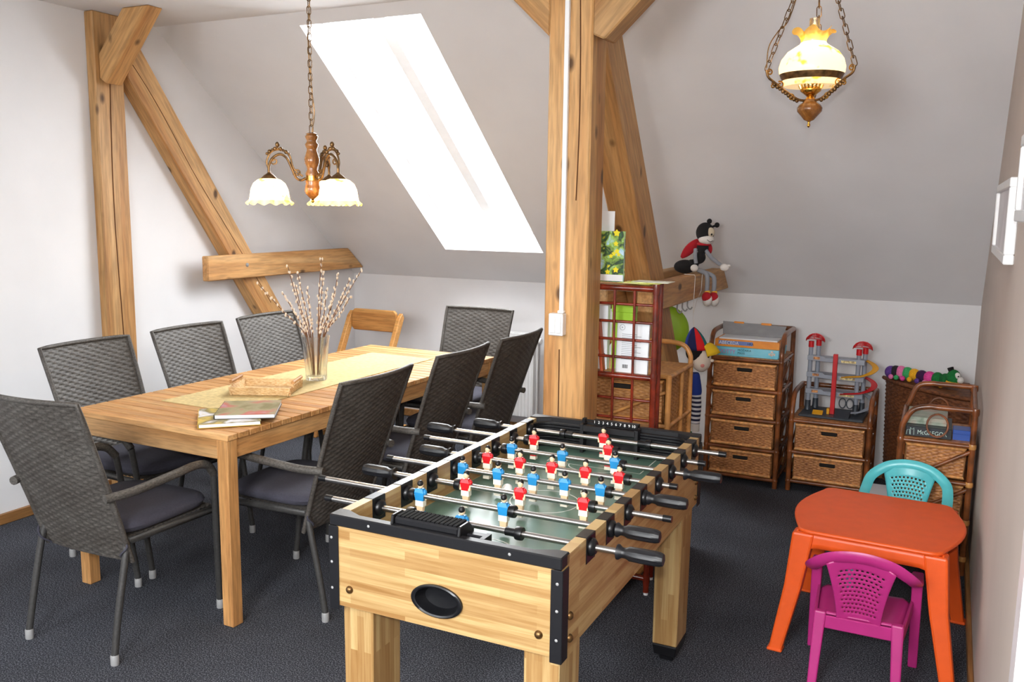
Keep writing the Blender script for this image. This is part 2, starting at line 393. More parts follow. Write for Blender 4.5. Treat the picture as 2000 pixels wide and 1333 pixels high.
timber('head_brace', 'stubby spruce head brace from wall post up to ceiling', MB().prism([(LX+0.001, 2.205), (-3.975, 2.175), (-3.655, ZC-0.001), (-3.835, ZC-0.001), (LX+0.001, 2.33)], 3.335, 3.435, 'y'), m_head_r, 'brace')
# central frame
CX0, CX1, CY0, CY1 = -1.424, -1.247, 3.20, 3.352
p = timber('timber_post', 'thick free-standing spruce post with light switch behind the football table', MB().box(CX0, CX1, CY0, CY1, 0.001, ZC-0.001), m_beam_z, 'post')
crack(p, [(-1.30+0.008*math.sin(z*4), CY0-0.0005, z) for z in [1.6+0.08*i for i in range(11)]], 0.0025)
crack(p, [(-1.365+0.01*math.sin(z*2), CY0-0.0005, z) for z in [0.72+0.05*i for i in range(7)]], 0.0025)
CB = [(3.326, 2.52), (3.60, 2.52)]
BX0, BX1 = -1.445, -1.30
timber('timber_brace', 'leaning spruce brace behind the free-standing post', MB().prism([(3.353, 2.50), (3.353, 2.40), (5.05, 0.001), (5.28, 0.001), (3.53, 2.50)], BX0, BX1, 'x'), m_brace, 'brace')
zc0, zc1 = 1.092, 1.222
timber('clamp_beam', 'spruce beam under the plush beetle, bolted across the brace', MB().prism([(3.98, zc0), (ye(zc0), zc0), (ye(zc1), zc1), (3.98, zc1)], BX1+0.001, -1.222, 'x'), m_beam_y, 'beam')
timber('clamp_beam', 'twin spruce beam on the far side of the brace behind the plush beetle', MB().prism([(3.98, zc0), (ye(zc0), zc0), (ye(zc1), zc1), (3.98, zc1)], BX0-0.075, BX0-0.001, 'x'), m_beam_y, 'beam')
timber('head_brace', 'spruce head brace rising from the switch post towards the right wall', MB().prism([(CX1+0.001, 2.205), (-1.20, 2.185), (-0.82, ZC-0.001), (-1.02, ZC-0.001), (CX1+0.001, 2.33)], 3.195, 3.31, 'y'), m_head_r, 'brace')
timber('head_brace', 'spruce head brace rising from the switch post towards the skylight', MB().prism([(CX0-0.001, 2.21), (-1.775, ZC-0.001), (-1.56, ZC-0.001), (CX0-0.001, 2.42)], 3.21, 3.315, 'y'), m_head_l, 'brace')
# switch and cable duct on the post
t = thing('light_switch', 'white surface-mounted double light switch on spruce post', 'light switch', (-1.358, CY0-0.0005, 1.122))
part('housing', MB().box(-0.03, 0.03, -0.038, 0, -0.043, 0.043), m_white, t, bevel=0.003)
for s_ in (-1, 1): part('rocker', MB().box(-0.0005+s_*0.0125-0.0115, -0.0005+s_*0.0125+0.0115, -0.043, -0.0375, -0.033, 0.033), m_white, t, bevel=0.002)
t = thing('cable_duct', 'thin white cable duct running up the post above switch', 'cable duct', (-1.345, CY0-0.0005, 1.166))
part('duct', MB().box(-0.009, 0.009, -0.016, 0, 0.008, ZC-1.167), m_white, t, bevel=0.002)
part('duct_end', MB().box(-0.014, 0.012, -0.02, 0, 0, 0.01), m_white, t, bevel=0.002)
# radiator on the knee wall
t = thing('radiator', 'white panel radiator on knee wall behind the wicker chairs', 'radiator', (-2.83, YW-0.075, 0)); t.scale = (0.7, 1, 1)
fl = MB()
def rib(u, v): return (-0.44+0.88*u, -0.03-0.006*abs(math.sin(PI*u*24)), 0.13+0.56*v)
part('panel', fl.grid(rib, 144, 2), m_white, t, solid=0.004)
part('back_panel', MB().box(-0.44, 0.44, 0.02, 0.05, 0.13, 0.69), m_white, t)
gr = MB()
for i in range(30): gr.box(-0.43+i*0.029, -0.43+i*0.029+0.018, -0.024, 0.03, 0.70, 0.705)
gr.box(-0.44, 0.44, -0.036, -0.026, 0.69, 0.71).box(-0.44, 0.44, 0.04, 0.05, 0.69, 0.71)
part('top_grille', gr, m_white, t)
for s_ in (-1, 1): part('side_cover', MB().box(s_*0.443-0.003, s_*0.443+0.003, -0.036, 0.05, 0.13, 0.71), m_white, t)
for s_ in (-1, 1): part('bracket', MB().box(s_*0.28-0.02, s_*0.28+0.02, 0.045, 0.074, 0.2, 0.6), m_white, t)
part('valve_head', MB().lathe([(0.016, 0), (0.022, 0.006), (0.022, 0.05), (0.017, 0.06)], 16, (0.448, 0.0, 0.665), 'x'), m_white, t)
part('pipe', MB().tube([(0.465, 0.0, 0.66), (0.465, 0.0, 0.001)], 0.008, 8), m_white, t)
# ---------------------------------------------------------------- garden table with slatted top
TR = -0.024
tb = thing('dining_table', 'long teak slatted garden table with six chairs along its sides', 'table', (-2.704, 3.393, 0), TR)
TW, TL = 0.855, 2.03
NS = 35; pw = TL/NS
sl = MB().box(-TW/2, TW/2, -pw/2+0.0030, pw/2-0.0030, 0.718, 0.74).mesh('slat', m_teak_x)
for i in range(NS):
    o = obj('slat', sl, tb, (0, -TL/2+pw*(i+0.5), 0))
    d = o.modifiers.new('bevel', 'BEVEL'); d.width = 0.0018; d.segments = 1
for s_ in (-1, 1):
    part('side_apron', MB().box(s_*(TW/2-0.022)-0.011, s_*(TW/2-0.022)+0.011, -TL/2+0.055, TL/2-0.055, 0.645, 0.7175), m_teak_y, tb, bevel=0.002)
    part('end_apron', MB().box(-TW/2+0.055, TW/2-0.055, s_*(TL/2-0.016)-0.011, s_*(TL/2-0.016)+0.011, 0.645, 0.7175), m_teak_x, tb, bevel=0.002)
    for q in (-1, 1):
        cx, cy = s_*(TW/2-0.029), q*(TL/2-0.029)
        part('leg', MB().box(cx-0.026, cx+0.026, cy-0.026, cy+0.026, 0.0, 0.7175), m_teak_z, tb, bevel=0.003)
part('centre_rail', MB().box(-0.03, 0.03, -TL/2+0.03, TL/2-0.03, 0.69, 0.7175), m_teak_y, tb)

# ---------------------------------------------------------------- poly-rattan armchairs
def back_pt(x, z, d):
    v = z/0.60; w = 0.42+0.05*v; u = x/0.46*2
    yb = -0.165-0.205*v-0.02*v*v
    return (u*w/2, yb+0.035*u*u*(0.4+0.6*v)-d, 0.335+0.60*z/0.60)
mc_back = weave(0.46, 0.60, 0.0115, 0.027, 0.0034, back_pt)
me_back = mc_back.mesh('backrest', m_chair, True)
me_rim = MB()
rimp = [back_pt(-0.23, 0.60*i/12, 0) for i in range(13)]+[back_pt(-0.23+0.46*i/12, 0.60, 0) for i in range(1, 12)]+[back_pt(0.23, 0.60*(12-i)/12, 0) for i in range(13)]
me_rim = MB().tube(rimp, 0.0095, 8).mesh('back_frame', m_chair, True)
def cush(u, v):
    x, y = (u-0.5)*2, (v-0.5)*2
    return x, y
def make_cushion():
    mb = MB(); n = 20
    def sup(t, k):
        c, s = math.cos(t), math.sin(t); e = 0.42
        return (math.copysign(abs(c)**e, c)*k, math.copysign(abs(s)**e, s)*k)
    prof = [(0.0, 0.052), (0.6, 0.052), (0.88, 0.048), (0.97, 0.038), (1.0, 0.024), (0.97, 0.008), (0.9, 0.0), (0.0, 0.0)]
    vs = []; N = 32
    for k, h in prof:
        for j in range(N):
            a, b = sup(2*PI*j/N, k); vs.append((a*0.222, 0.028+b*0.222, 0.43+h))
    fs = [(i*N+j, i*N+(j+1) % N, (i+1)*N+(j+1) % N, (i+1)*N+j) for i in range(len(prof)-1) for j in range(N)]
    return mb.add(vs, fs)
me_cush = make_cushion().mesh('cushion', m_cushion, True)
me_seat = weave(0.43, 0.39, 0.0115, 0.027, 0.003, lambda x, z, d: (x, -0.155+z, 0.427+d)).mesh('seat', m_chair, True)
me_seatf = MB().tube([(-0.205, -0.15, 0.412), (-0.225, 0.225, 0.412), (0.225, 0.225, 0.412), (0.205, -0.15, 0.412)], 0.015, 8, closed=True).mesh('seat_frame', m_chairtube, True)
me_arm = {}; me_fleg = {}; me_rleg = {}; me_cap = MB().lathe([(0.0135, 0.0), (0.0145, 0.004), (0.0145, 0.034), (0.0125, 0.037)], 12).mesh('foot_cap', m_alu, True)
for s_ in (-1, 1):
    arm = spline([(s_*0.225, -0.262, 0.595), (s_*0.252, -0.16, 0.600), (s_*0.268, 0.0, 0.616), (s_*0.268, 0.10, 0.622), (s_*0.262, 0.165, 0.607), (s_*0.255, 0.203, 0.565)], 6)
    me_arm[s_] = MB().tube(arm, [0.016]*len(arm), 10).mesh('armrest', m_chair, True)
    leg = spline([(s_*0.255, 0.203, 0.565), (s_*0.246, 0.215, 0.45), (s_*0.23, 0.235, 0.2), (s_*0.22, 0.25, 0.03)], 4)
    me_fleg[s_] = MB().tube(leg, 0.0125, 10).mesh('leg', m_chairtube, True)
    rl = spline([(s_*0.205, -0.165, 0.41), (s_*0.21, -0.185, 0.335), (s_*0.212, -0.225, 0.16), (s_*0.215, -0.25, 0.03)], 4)
    me_rleg[s_] = MB().tube(rl, 0.0125, 10).mesh('leg', m_chairtube, True)
me_tie = {s_: MB().tube(spline([(s_*0.19, -0.17, 0.435), (s_*0.222, -0.18, 0.40), (s_*0.20, -0.19, 0.37), (s_*0.19, -0.15, 0.335)], 4), 0.004, 5).mesh('tie', m_cushion, True) for s_ in (-1, 1)}
def chair(x, y, rz, label):
    t = thing('armchair', label, 'chair', (x, y, 0), rz, 'dark woven armchairs around the teak table')
    obj('backrest', me_back, t); obj('back_frame', me_rim, t); obj('seat', me_seat, t); obj('seat_frame', me_seatf, t)
    c = obj('cushion', me_cush, t)
    for s_ in (-1, 1):
        obj('armrest', me_arm[s_], t)
        for me, fx, fy in ((me_fleg[s_], 0.22*s_, 0.25), (me_rleg[s_], 0.215*s_, -0.25)):
            l = obj('leg', me, t); obj('foot_cap', me_cap, l, (fx, fy, 0))
        obj('tie', me_tie[s_], c)
    return t
chair(-2.69, 2.227, 0.02, 'dark woven armchair with its back turned, at the table end near the magazines')
chair(-3.18, 2.78, -PI/2, 'dark woven armchair facing the magazines, in front of the wall post')
chair(-3.18, 3.39, -PI/2-0.01, 'dark woven armchair between two others on the wall side of table')
chair(-3.19, 3.995, -PI/2-0.02, 'dark woven armchair in front of the leaning brace at the left wall')
chair(-2.645, 4.585, PI, 'dark woven armchair at the table end beside the radiator')
chair(-2.285, 2.79, PI/2, 'dark woven armchair pulled out opposite the magazines, beside the football table')
chair(-2.285, 3.462, PI/2, 'dark woven armchair between two others on the football table side')
chair(-2.275, 4.048, PI/2, 'dark woven armchair partly hidden behind the spruce switch post')

# wooden child's chair standing in the corner
m_beech = M_wood('oiled_beech', (186, 124, 62), (212, 152, 84), (224, 168, 100), axis=0, knots=False, scale=8)
t = thing('high_chair', 'light wooden high chair standing in the corner by the knee wall', 'chair', (-3.60, 5.03, 0))
part('backrest', MB().prism([(-0.17, 0.70), (0.17, 0.70), (0.19, 0.72), (0.185, 0.83), (0.165, 0.85), (-0.165, 0.85), (-0.185, 0.83), (-0.19, 0.72)], 0.125, 0.15, 'y'), m_beech, t, bevel=0.004)
for s_ in (-1, 1):
    x0 = s_*0.207
    part('side_frame', MB().prism([(-0.30, 0.0), (-0.24, 0.0), (0.175, 0.80), (0.155, 0.835), (0.115, 0.80)], x0-0.016, x0+0.016, 'x'), m_beech, t, bevel=0.004)
    part('floor_runner', MB().box(x0-0.016, x0+0.016, -0.239, 0.20, 0, 0.035), m_beech, t, bevel=0.004)
part('seat', MB().box(-0.19, 0.19, -0.14, 0.13, 0.46, 0.48), m_beech, t, bevel=0.004)
part('footrest', MB().box(-0.19, 0.19, -0.26, -0.03, 0.22, 0.24), m_beech, t, bevel=0.004)

# ---------------------------------------------------------------- things on the table
def at_table(x, y): return (x, y)
m_runner = M_plain('straw_runner', (192, 170, 118), 0.9, var=0.08, scale=60, bump=0.5, bscale=260)
tag(part('table_runner', MB().box(-0.205, 0.205, -0.745, 0.745, 0.7405, 0.743), m_runner, None, loc=(-2.735, 3.415, 0), rot=(0, 0, TR)), 'long straw-coloured table runner laid along the teak table', 'table runner')
m_straw = M_wicker('pale_straw_wicker', (206, 164, 108), (240, 210, 162), 0.7, 70)
t = thing('bread_tray', 'small pale wicker tray with two wooden handles on runner', 'tray', (-2.70, 3.035, 0.7455), 0.42)
def tray_side(w, fn): return weave(w, 0.036, 0.006, 0.012, 0.002, fn)
hx, hy = 0.135, 0.105
part('bottom', MB().box(-hx+0.01, hx-0.01, -hy+0.01, hy-0.01, 0, 0.005), m_straw, t)
for s_ in (-1, 1):
    part('long_side', tray_side(2*hx, lambda x, z, d: (x, s_*(hy-0.012+0.3*z+d), z)), m_straw, t, True, solid=0.004)
    part('short_side', tray_side(2*hy, lambda x, z, d: (s_*(hx-0.012+0.3*z+d), x, z)), m_straw, t, True, solid=0.004)
    part('handle', MB().tube([(s_*(hx+0.002), -0.07, 0.054), (s_*(hx+0.002), 0.07, 0.054)], 0.008, 10), m_teak_y, t, True)
    for q in (-1, 1): part('handle_peg', MB().tube([(s_*hx, q*0.06, 0.03), (s_*hx, q*0.06, 0.048)], 0.005, 8), m_straw, t, True)
# magazines / picture books on the table
m_page = M_plain('paper_edge', (232, 234, 238), 0.8)
def book(name, label, loc, rz, w, d, h, cover, spine, cat='book', group=None):
    t = thing(name, label, cat, loc, rz, group)
    part('pages', MB().box(-w/2+0.002, w/2-0.003, -d/2+0.003, d/2-0.003, 0.0018, h-0.0018), m_page, t)
    part('cover', MB().box(-w/2, w/2, -d/2, d/2, h-0.0018, h), cover, t)
    part('back_cover', MB().box(-w/2, w/2, -d/2, d/2, 0, 0.0018), spine, t)
    part('spine', MB().box(-w/2-0.002, -w/2, -d/2, d/2, 0, h), spine, t)
    return t
m_bk1 = M_print('meadow_cover', [(150, 120, 50), (206, 178, 84), (120, 110, 60), (214, 214, 220), (180, 160, 70)], 9)
m_bk2 = M_print('landscape_cover', [(84, 78, 50), (120, 112, 70), (150, 142, 110), (176, 90, 80), (180, 190, 214)], 8)
m_mustard = M_plain('mustard_spine', (196, 160, 34), 0.5)
m_gspine = M_plain('dark_spine', (48, 44, 40), 0.5)
book('picture_book', 'flat hardback with mustard spine lying under the darker book', (-2.475, 2.565, 0.7432), 0.78, 0.225, 0.27, 0.016, m_bk1, m_mustard)
book('picture_book', 'flat landscape picture book with dark spine on top of another', (-2.445, 2.645, 0.7595), 0.60, 0.225, 0.25, 0.017, m_bk2, m_gspine)
# glass vase with pussy willow
def clear_glass(name, col=(250, 252, 252), rough=0.02):
    k = NT(name); g = k.add('ShaderNodeBsdfGlass', i_Roughness=rough, i_IOR=1.45); g.inputs[0].default_value = (*lin(col), 1)
    tr = k.add('ShaderNodeBsdfTransparent'); x = k.add('ShaderNodeMixShader'); x.inputs[0].default_value = 0.35
    k.link(g.outputs[0], x.inputs[1]); k.link(tr.outputs[0], x.inputs[2]); k.link(x.outputs[0], k.out.inputs[0]); return k.m
m_clear = clear_glass('clear_glass')
vx, vy = -2.686, 3.366
t = thing('glass_vase', 'tall cut-glass vase of pussy willow on the runner', 'vase', (vx, vy, 0.7432))
def cut(r, h, th, i): return (r*(1+0.035*math.cos(8*th) if i < 9 else r*0+1) if False else r*(1+0.03*math.cos(10*th+h*60)), h)
part('body', MB().lathe([(0.0, 0.0), (0.047, 0.0), (0.050, 0.01), (0.052, 0.05), (0.055, 0.11), (0.060, 0.17), (0.066, 0.212), (0.062, 0.212), (0.056, 0.17), (0.051, 0.11), (0.047, 0.05), (0.043, 0.02), (0.0, 0.02)], 40, rf=cut), m_clear, t, True)
m_twig = M_plain('twig_bark', (108, 70, 42), 0.7, var=0.25, scale=60)
m_catkin = M_plain('catkin_fur', (226, 208, 186), 0.95)
rnd = random.Random(3)
tg = []
ends = [(-0.235, 0.46), (-0.13, 0.535), (-0.105, 0.50), (-0.02, 0.44), (0.035, 0.575), (0.02, 0.50), (0.075, 0.44), (0.10, 0.50), (0.225, 0.525), (0.15, 0.47), (0.115, 0.42), (-0.06, 0.46), (-0.155, 0.41), (0.17, 0.40)]
for i, (ex, ez) in enumerate(ends):
    tw = thing('willow_twig', 'pussy willow twig with pale catkins standing in vase', 'twig', (vx, vy, 0.7432+0.0215), 0, 'pussy willow twigs in the vase')
    b = Vector((rnd.uniform(-0.02, 0.02)-ex*0.05, rnd.uniform(-0.02, 0.02), 0.003)); dep = (-0.10, 0.03, 0.11, -0.06, 0.0, 0.10, -0.09, 0.06, -0.02, 0.09, -0.13, -0.12, 0.02, 0.0)[i]
    e = rt0*ex + Vector((fw.x, fw.y, 0)).normalized()*dep; e.z = ez-0.02
    rr = math.hypot(e.x, e.y); b = Vector((e.x, e.y, 0))*(0.016/max(rr, 0.02)) if rr > 0.06 else Vector((e.x*0.2, e.y*0.2, 0)); b.z = 0.003
    m1 = b.lerp(e, 0.36); m1.x *= 0.75; m1.y *= 0.75; m1.z += 0.012
    lim = math.hypot(m1.x, m1.y)
    if lim > 0.045: m1.x *= 0.045/lim; m1.y *= 0.045/lim
    m1.z = 0.192
    pa = spline([b, m1, m1.lerp(e, 0.5)+Vector((rnd.uniform(-.008, .008), rnd.uniform(-.008, .008), 0)), e], 6)
    part('stem', MB().tube(pa, [0.0034-0.0018*k/(len(pa)-1) for k in range(len(pa))], 6), m_twig, tw, True)
    ck = MB(); nn = len(pa)
    for k in range(int(nn*0.42), nn):
        for q in range(2):
            c = pa[k]; a = rnd.uniform(0, 2*PI); off = Vector((math.cos(a), math.sin(a), 0.4))*0.0055
            ck.ball(c+off+Vector((0, 0, rnd.uniform(-.006, .006))), (0.0044, 0.0044, 0.0075), 6, 5)
    o = part('catkins', ck, m_catkin, tw, True); o['kind'] = 'stuff'

# ---------------------------------------------------------------- table football
FX, FY, FL, FW, FH, FB = -1.05, 2.386, 1.257, 0.64, 0.797, 0.555
def lam(name, axis, scale=1.0):
    """glued pine strips"""
    k = NT(name); k.b.inputs['Roughness'].default_value = 0.38
    rot = {'x': (PI/2, 0, 0), 'y': (PI/2, 0, PI/2), 'z': (PI/2, PI/2, 0)}[axis]
    tc = k.add('ShaderNodeTexCoord'); sx = k.add('ShaderNodeSeparateXYZ'); k.link(tc.outputs['Object'], sx.inputs[0])
    cx = k.add('ShaderNodeCombineXYZ'); a, b = {'x': (0, 2), 'y': (1, 2), 'z': (2, 0)}[axis]
    k.link(sx.outputs[a], cx.inputs[0]); k.link(sx.outputs[b], cx.inputs[1])
    if axis == 'z':
        ad = k.add('ShaderNodeMath', operation='ADD'); k.link(sx.outputs[0], ad.inputs[0]); k.link(sx.outputs[1], ad.inputs[1]); k.link(ad.outputs[0], cx.inputs[1])
    br = k.add('ShaderNodeTexBrick', i_Scale=1.0, i_Mortar_Size=0.0, i_Bias=-0.1, i_Brick_Width=0.26, i_Row_Height=0.021)
    br.offset = 0.37; br.offset_frequency = 2; br.inputs['Color1'].default_value = (*lin((192, 164, 114)), 1); br.inputs['Color2'].default_value = (*lin((154, 114, 66)), 1)
    k.link(cx.outputs[0], br.inputs['Vector'])
    mp = k.add('ShaderNodeMapping'); mp.inputs['Scale'].default_value = (5, 120, 1); k.link(cx.outputs[0], mp.inputs[0])
    n = k.add('ShaderNodeTexNoise', i_Scale=1.0, i_Detail=4.0, i_Distortion=0.7); k.link(mp.outputs[0], n.inputs['Vector'])
    g = k.ramp(n.outputs[0], [(0.3, (222, 205, 180)), (0.6, (255, 255, 255))])
    k.link(k.mix(0.8, br.outputs[0], g, 'MULTIPLY'), k.b.inputs['Base Color']); return k.m
m_lx, m_ly, m_lz = lam('glued_pine_x', 'x'), lam('glued_pine_y', 'y'), lam('glued_pine_z', 'z')
def pitch_mat():
    k = NT('green_pitch'); k.b.inputs['Roughness'].default_value = 0.32; k.b.inputs['Base Color'].default_value = (*lin((92, 124, 110)), 1); return k.m
m_pitch = pitch_mat(); m_line = M_plain('white_line', (225, 230, 225), 0.4)
ft = thing('football_table', 'pine table football game with red and blue players', 'football table', (FX, FY, 0), 0.0045)
hx, hy = FW/2, FL/2; WT = 0.028
rodY = [-0.451+0.1395*k for k in range(8)]; RZ = 0.762; FZ = 0.690
slot = 0.031
for s_ in (-1, 1):      # long side panel with slots for the bearings
    x = s_*(hx-WT/2); poly = [(-hy+0.03, FB), (hy-0.03, FB)]
    top = [(hy-0.03, FH-0.004)]
    for y in reversed(rodY): top += [(y+slot, FH-0.004), (y+slot, RZ-0.036), (y-slot, RZ-0.036), (y-slot, FH-0.004)]
    top += [(-hy+0.03, FH-0.004)]
    part('side_panel', MB().prism(poly+top, x-WT/2, x+WT/2, 'x'), m_ly, ft)
    for y in rodY:
        b = part('rod_bearing', MB().box(x-WT/2-0.0015, x+WT/2+0.0015, y-slot+0.0005, y+slot-0.0005, RZ-0.0355, FH-0.003), m_black, ft, bevel=0.002, label='black bearing block')
        for q in (-1, 1):
            part('bearing_collar', MB().lathe([(0.0225, 0.0), (0.0225, 0.006), (0.0145, 0.013), (0.0085, 0.013)] if q > 0 else [(0.0085, -0.013), (0.0145, -0.013), (0.0225, -0.006), (0.0225, 0.0)], 18, (x+q*(WT/2+0.002), y, RZ), 'x'), m_black, b, True)
part('end_panel', MB().box(-hx+0.02, hx-0.02, hy-0.025, hy, FB, FH-0.03), m_lx, ft)
def holed_panel(x0, x1, z0, z1, ya, yb, cx, cz, ra, rb, n=48):
    inner = [(cx+ra*math.cos(2*PI*i/n), cz+rb*math.sin(2*PI*i/n)) for i in range(n)]; outer = []
    for i in range(n):
        c, s = math.cos(2*PI*i/n), math.sin(2*PI*i/n)
        tx = ((x1-cx)/c if c > 1e-9 else (x0-cx)/c if c < -1e-9 else 1e9); tz = ((z1-cz)/s if s > 1e-9 else (z0-cz)/s if s < -1e-9 else 1e9); k = min(tx, tz); outer.append((cx+c*k, cz+s*k))
    for q in ((x0, z0), (x1, z0), (x1, z1), (x0, z1)):
        j = min(range(n), key=lambda i: (outer[i][0]-q[0])**2+(outer[i][1]-q[1])**2); outer[j] = q
    vs = [(p[0], y, p[1]) for y in (ya, yb) for p in inner+outer]; fs = []
    for i in range(n):
        j = (i+1) % n
        fs += [(i, j, n+j, n+i), (2*n+i, 3*n+i, 3*n+j, 2*n+j), (i, 2*n+i, 2*n+j, j), (n+i, n+j, 3*n+j, 3*n+i)]
    return MB().add(vs, fs)
part('end_panel', holed_panel(-hx+0.02, hx-0.02, FB, FH-0.03, -hy, -hy+0.025, -0.004, 0.628, 0.064, 0.0345), m_lx, ft)
part('floor_board', MB().box(-hx+WT, hx-WT, -hy+0.025, hy-0.025, FB+0.005, FB+0.02), m_lx, ft)
pt_ = part('pitch', MB().box(-hx+WT, hx-WT, -hy+0.026, hy-0.026, FZ-0.006, FZ), m_pitch, ft, label='dark green playing field')
ring = lambda r, cy=0, a0=0, a1=360: [(r*math.cos(math.radians(a0+(a1-a0)*i/40)), cy+r*math.sin(math.radians(a0+(a1-a0)*i/40)), FZ+0.0004) for i in range(41)]
def flatline(pts, w=0.004):
    mb = MB()
    for a, b in zip(pts, pts[1:]):
        a, b = Vector(a), Vector(b); d = (b-a).normalized(); n = Vector((-d.y, d.x, 0))*w/2
        mb.add([a-n, b-n, b+n, a+n], [(0, 1, 2, 3)])
    return mb
part('centre_circle', flatline(ring(0.105)), m_line, pt_)
part('halfway_line', flatline([(-hx+WT, 0, FZ+0.0004), (hx-WT, 0, FZ+0.0004)]), m_line, pt_)
for s_ in (-1, 1):
    part('penalty_box', flatline([(-0.17, s_*(hy-0.03), FZ+0.0005), (-0.17, s_*(hy-0.22), FZ+0.0005), (0.17, s_*(hy-0.22), FZ+0.0005), (0.17, s_*(hy-0.03), FZ+0.0005)]), m_line, pt_)
    part('penalty_arc', flatline([(0.085*math.cos(math.radians(a)), s_*(hy-0.22-0.06*math.sin(math.radians(a))), FZ+0.0005) for a in range(0, 181, 9)]), m_line, pt_)
    # black top frame, corner trims, ribbed corner walls and goal
    y = s_*(hy-0.011)
    part('end_rail', MB().prism([(-hx, s_*(hy+0.004)), (hx, s_*(hy+0.004)), (hx, s_*(hy-0.045)), (hx-WT-0.002, s_*(hy-0.045)), (hx-WT-0.05, s_*(hy-0.022)), (-hx+WT+0.05, s_*(hy-0.022)), (-hx+WT+0.002, s_*(hy-0.045)), (-hx, s_*(hy-0.045))], FH-0.030, FH, 'z'), m_blackm, ft, bevel=0.003)
    for q in (-1, 1):
        xo = q*(hx+0.0035)
        part('corner_trim', MB().prism([(xo, s_*(hy+0.004)), (xo-q*0.030, s_*(hy+0.004)), (xo-q*0.030, s_*(hy+0.0005)), (xo-q*0.003, s_*(hy+0.0005)), (xo-q*0.003, s_*(hy-0.034)), (xo, s_*(hy-0.034))], FB-0.012, FH-0.03, 'z'), m_blackm, ft, bevel=0.002)
        rb = MB()
        cpts = [(q*(hx-WT-0.003), s_*(hy-0.10))]+[(q*(hx-WT-0.063+0.06*math.cos(math.radians(a))), s_*(hy-0.092+0.06*math.sin(math.radians(a)))) for a in range(0, 91, 10)]+[(q*0.105, s_*(hy-0.03))]
        if s_ > 0:
            for z in [FZ+0.004+0.0105*k for k in range(9)]:
                rb.tube([(a, b, z) for a, b in cpts], 0.0055, 6)
            o = part('ribbed_corner', rb, m_blackm, ft); o['kind'] = 'stuff'
        part('goal_wall', MB().box(q*0.103-0.006, q*0.103+0.006, s_*(hy-0.045)-0.02, s_*(hy-0.045)+0.02, FZ, FH-0.002), m_blackm, ft)
    part('goal_lip', MB().box(-0.10, 0.10, s_*(hy-0.055)-0.012, s_*(hy-0.055)+0.012, FH-0.028, FH-0.004), m_blackm, ft, bevel=0.003)
    part('goal_back', MB().box(-0.10, 0.10, s_*(hy-0.0275)-0.0015, s_*(hy-0.0275)+0.0015, FZ, FH-0.03), m_black, ft)
# score counters
part('score_cover', MB().box(-0.135, 0.045, -hy+0.013, -hy+0.075, FH-0.002, FH+0.017), m_blackm, ft, bevel=0.004)
nub = MB()
for i in range(14): nub.box(-0.13+i*0.0122, -0.13+i*0.0122+0.009, -hy+0.018, -hy+0.070, FH+0.0168, FH+0.0205)
o = part('score_slider', nub, M_plain('ribbed_black_rubber', (16, 16, 18), 0.85, spec=0.2), ft); o['kind'] = 'stuff'
for q in (-0.139, 0.0495): part('score_bracket', MB().prism([(-hy-0.001, FH-0.03), (-hy+0.08, FH-0.03), (-hy+0.08, FH+0.0), (-hy+0.055, FH+0.022), (-hy+0.012, FH+0.022)], q-0.004, q+0.004, 'x'), m_black, ft, bevel=0.002)
sc = part('score_board', MB().box(-0.065, 0.105, hy-0.052, hy-0.026, FH+0.002, FH+0.017), m_black, ft, bevel=0.002)
sc2 = part('score_post', MB().box(-0.108, -0.095, hy-0.05, hy-0.03, FH, FH+0.018), m_black, ft, bevel=0.002)
part('score_rod', MB().tube([(-0.10, hy-0.04, FH+0.011), (-0.06, hy-0.04, FH+0.011)], 0.003, 6), m_black, ft)
for i, s in enumerate(['1', '2', '3', '4', '5', '6', '7', '8', '9', '10']):
    text('score_number', s, 0.0145, m_white, sc, (-0.058+i*0.0163, hy-0.0524, FH+0.0048), (PI/2, 0, 0), align='CENTER')
# ball return cup in the front panel
ov = lambda k, y: [(k*0.071*math.cos(2*PI*i/40), k*0.041*math.sin(2*PI*i/40)) for i in range(40)]
cup = MB(); yf = -hy
for (k0, y0), (k1, y1) in zip([(1.0, 0.0), (1.0, -0.006), (0.93, -0.008), (0.84, -0.006), (0.80, 0.006), (0.66, 0.022)], [(1.0, -0.006), (0.93, -0.008), (0.84, -0.006), (0.80, 0.006), (0.66, 0.022), (0.001, 0.0245)]):
    a = [(p[0], yf+y0, 0.628+p[1]) for p in ov(k0, 0)]; b = [(p[0], yf+y1, 0.628+p[1]) for p in ov(k1, 0)]
    cup.add(a+b, [(i, (i+1) % 40, 40+(i+1) % 40, 40+i) for i in range(40)])
part('ball_return', cup, m_black, ft, True, label='glossy black oval ball return', loc=(-0.004, -0.001, 0))
def dome(loc, ax): return MB().lathe([(0.0105, 0.0), (0.0095, 0.004), (0.006, 0.0075), (0.0, 0.009)], 14)
me_dome = dome(None, None).mesh('bolt', m_brass, True)
for x, z in ((-0.262, 0.603), (0.265, 0.603)): obj('bolt', me_dome, ft, (x, -hy-0.0005, z), (PI/2, 0, 0))
for y, z in ((-hy+0.05, 0.64), (-hy+0.05, 0.585), (hy-0.06, 0.64), (hy-0.06, 0.585)): obj('bolt', me_dome, ft, (hx+0.0005, y, z), (0, PI/2, 0))
me_screw = MB().lathe([(0.004, 0.0), (0.003, 0.0015), (0.0, 0.002)], 8).mesh('screw', m_alu, True)
for x in (-0.2, 0.19): obj('screw', me_screw, ft, (x, -hy-0.004, FH-0.014), (PI/2, 0, 0))
for z in (0.6, 0.67, 0.735): obj('screw', me_screw, ft, (hx-0.010, -hy-0.004, z), (PI/2, 0, 0)); obj('screw', me_screw, ft, (-hx+0.006, -hy-0.004, z), (PI/2, 0, 0))
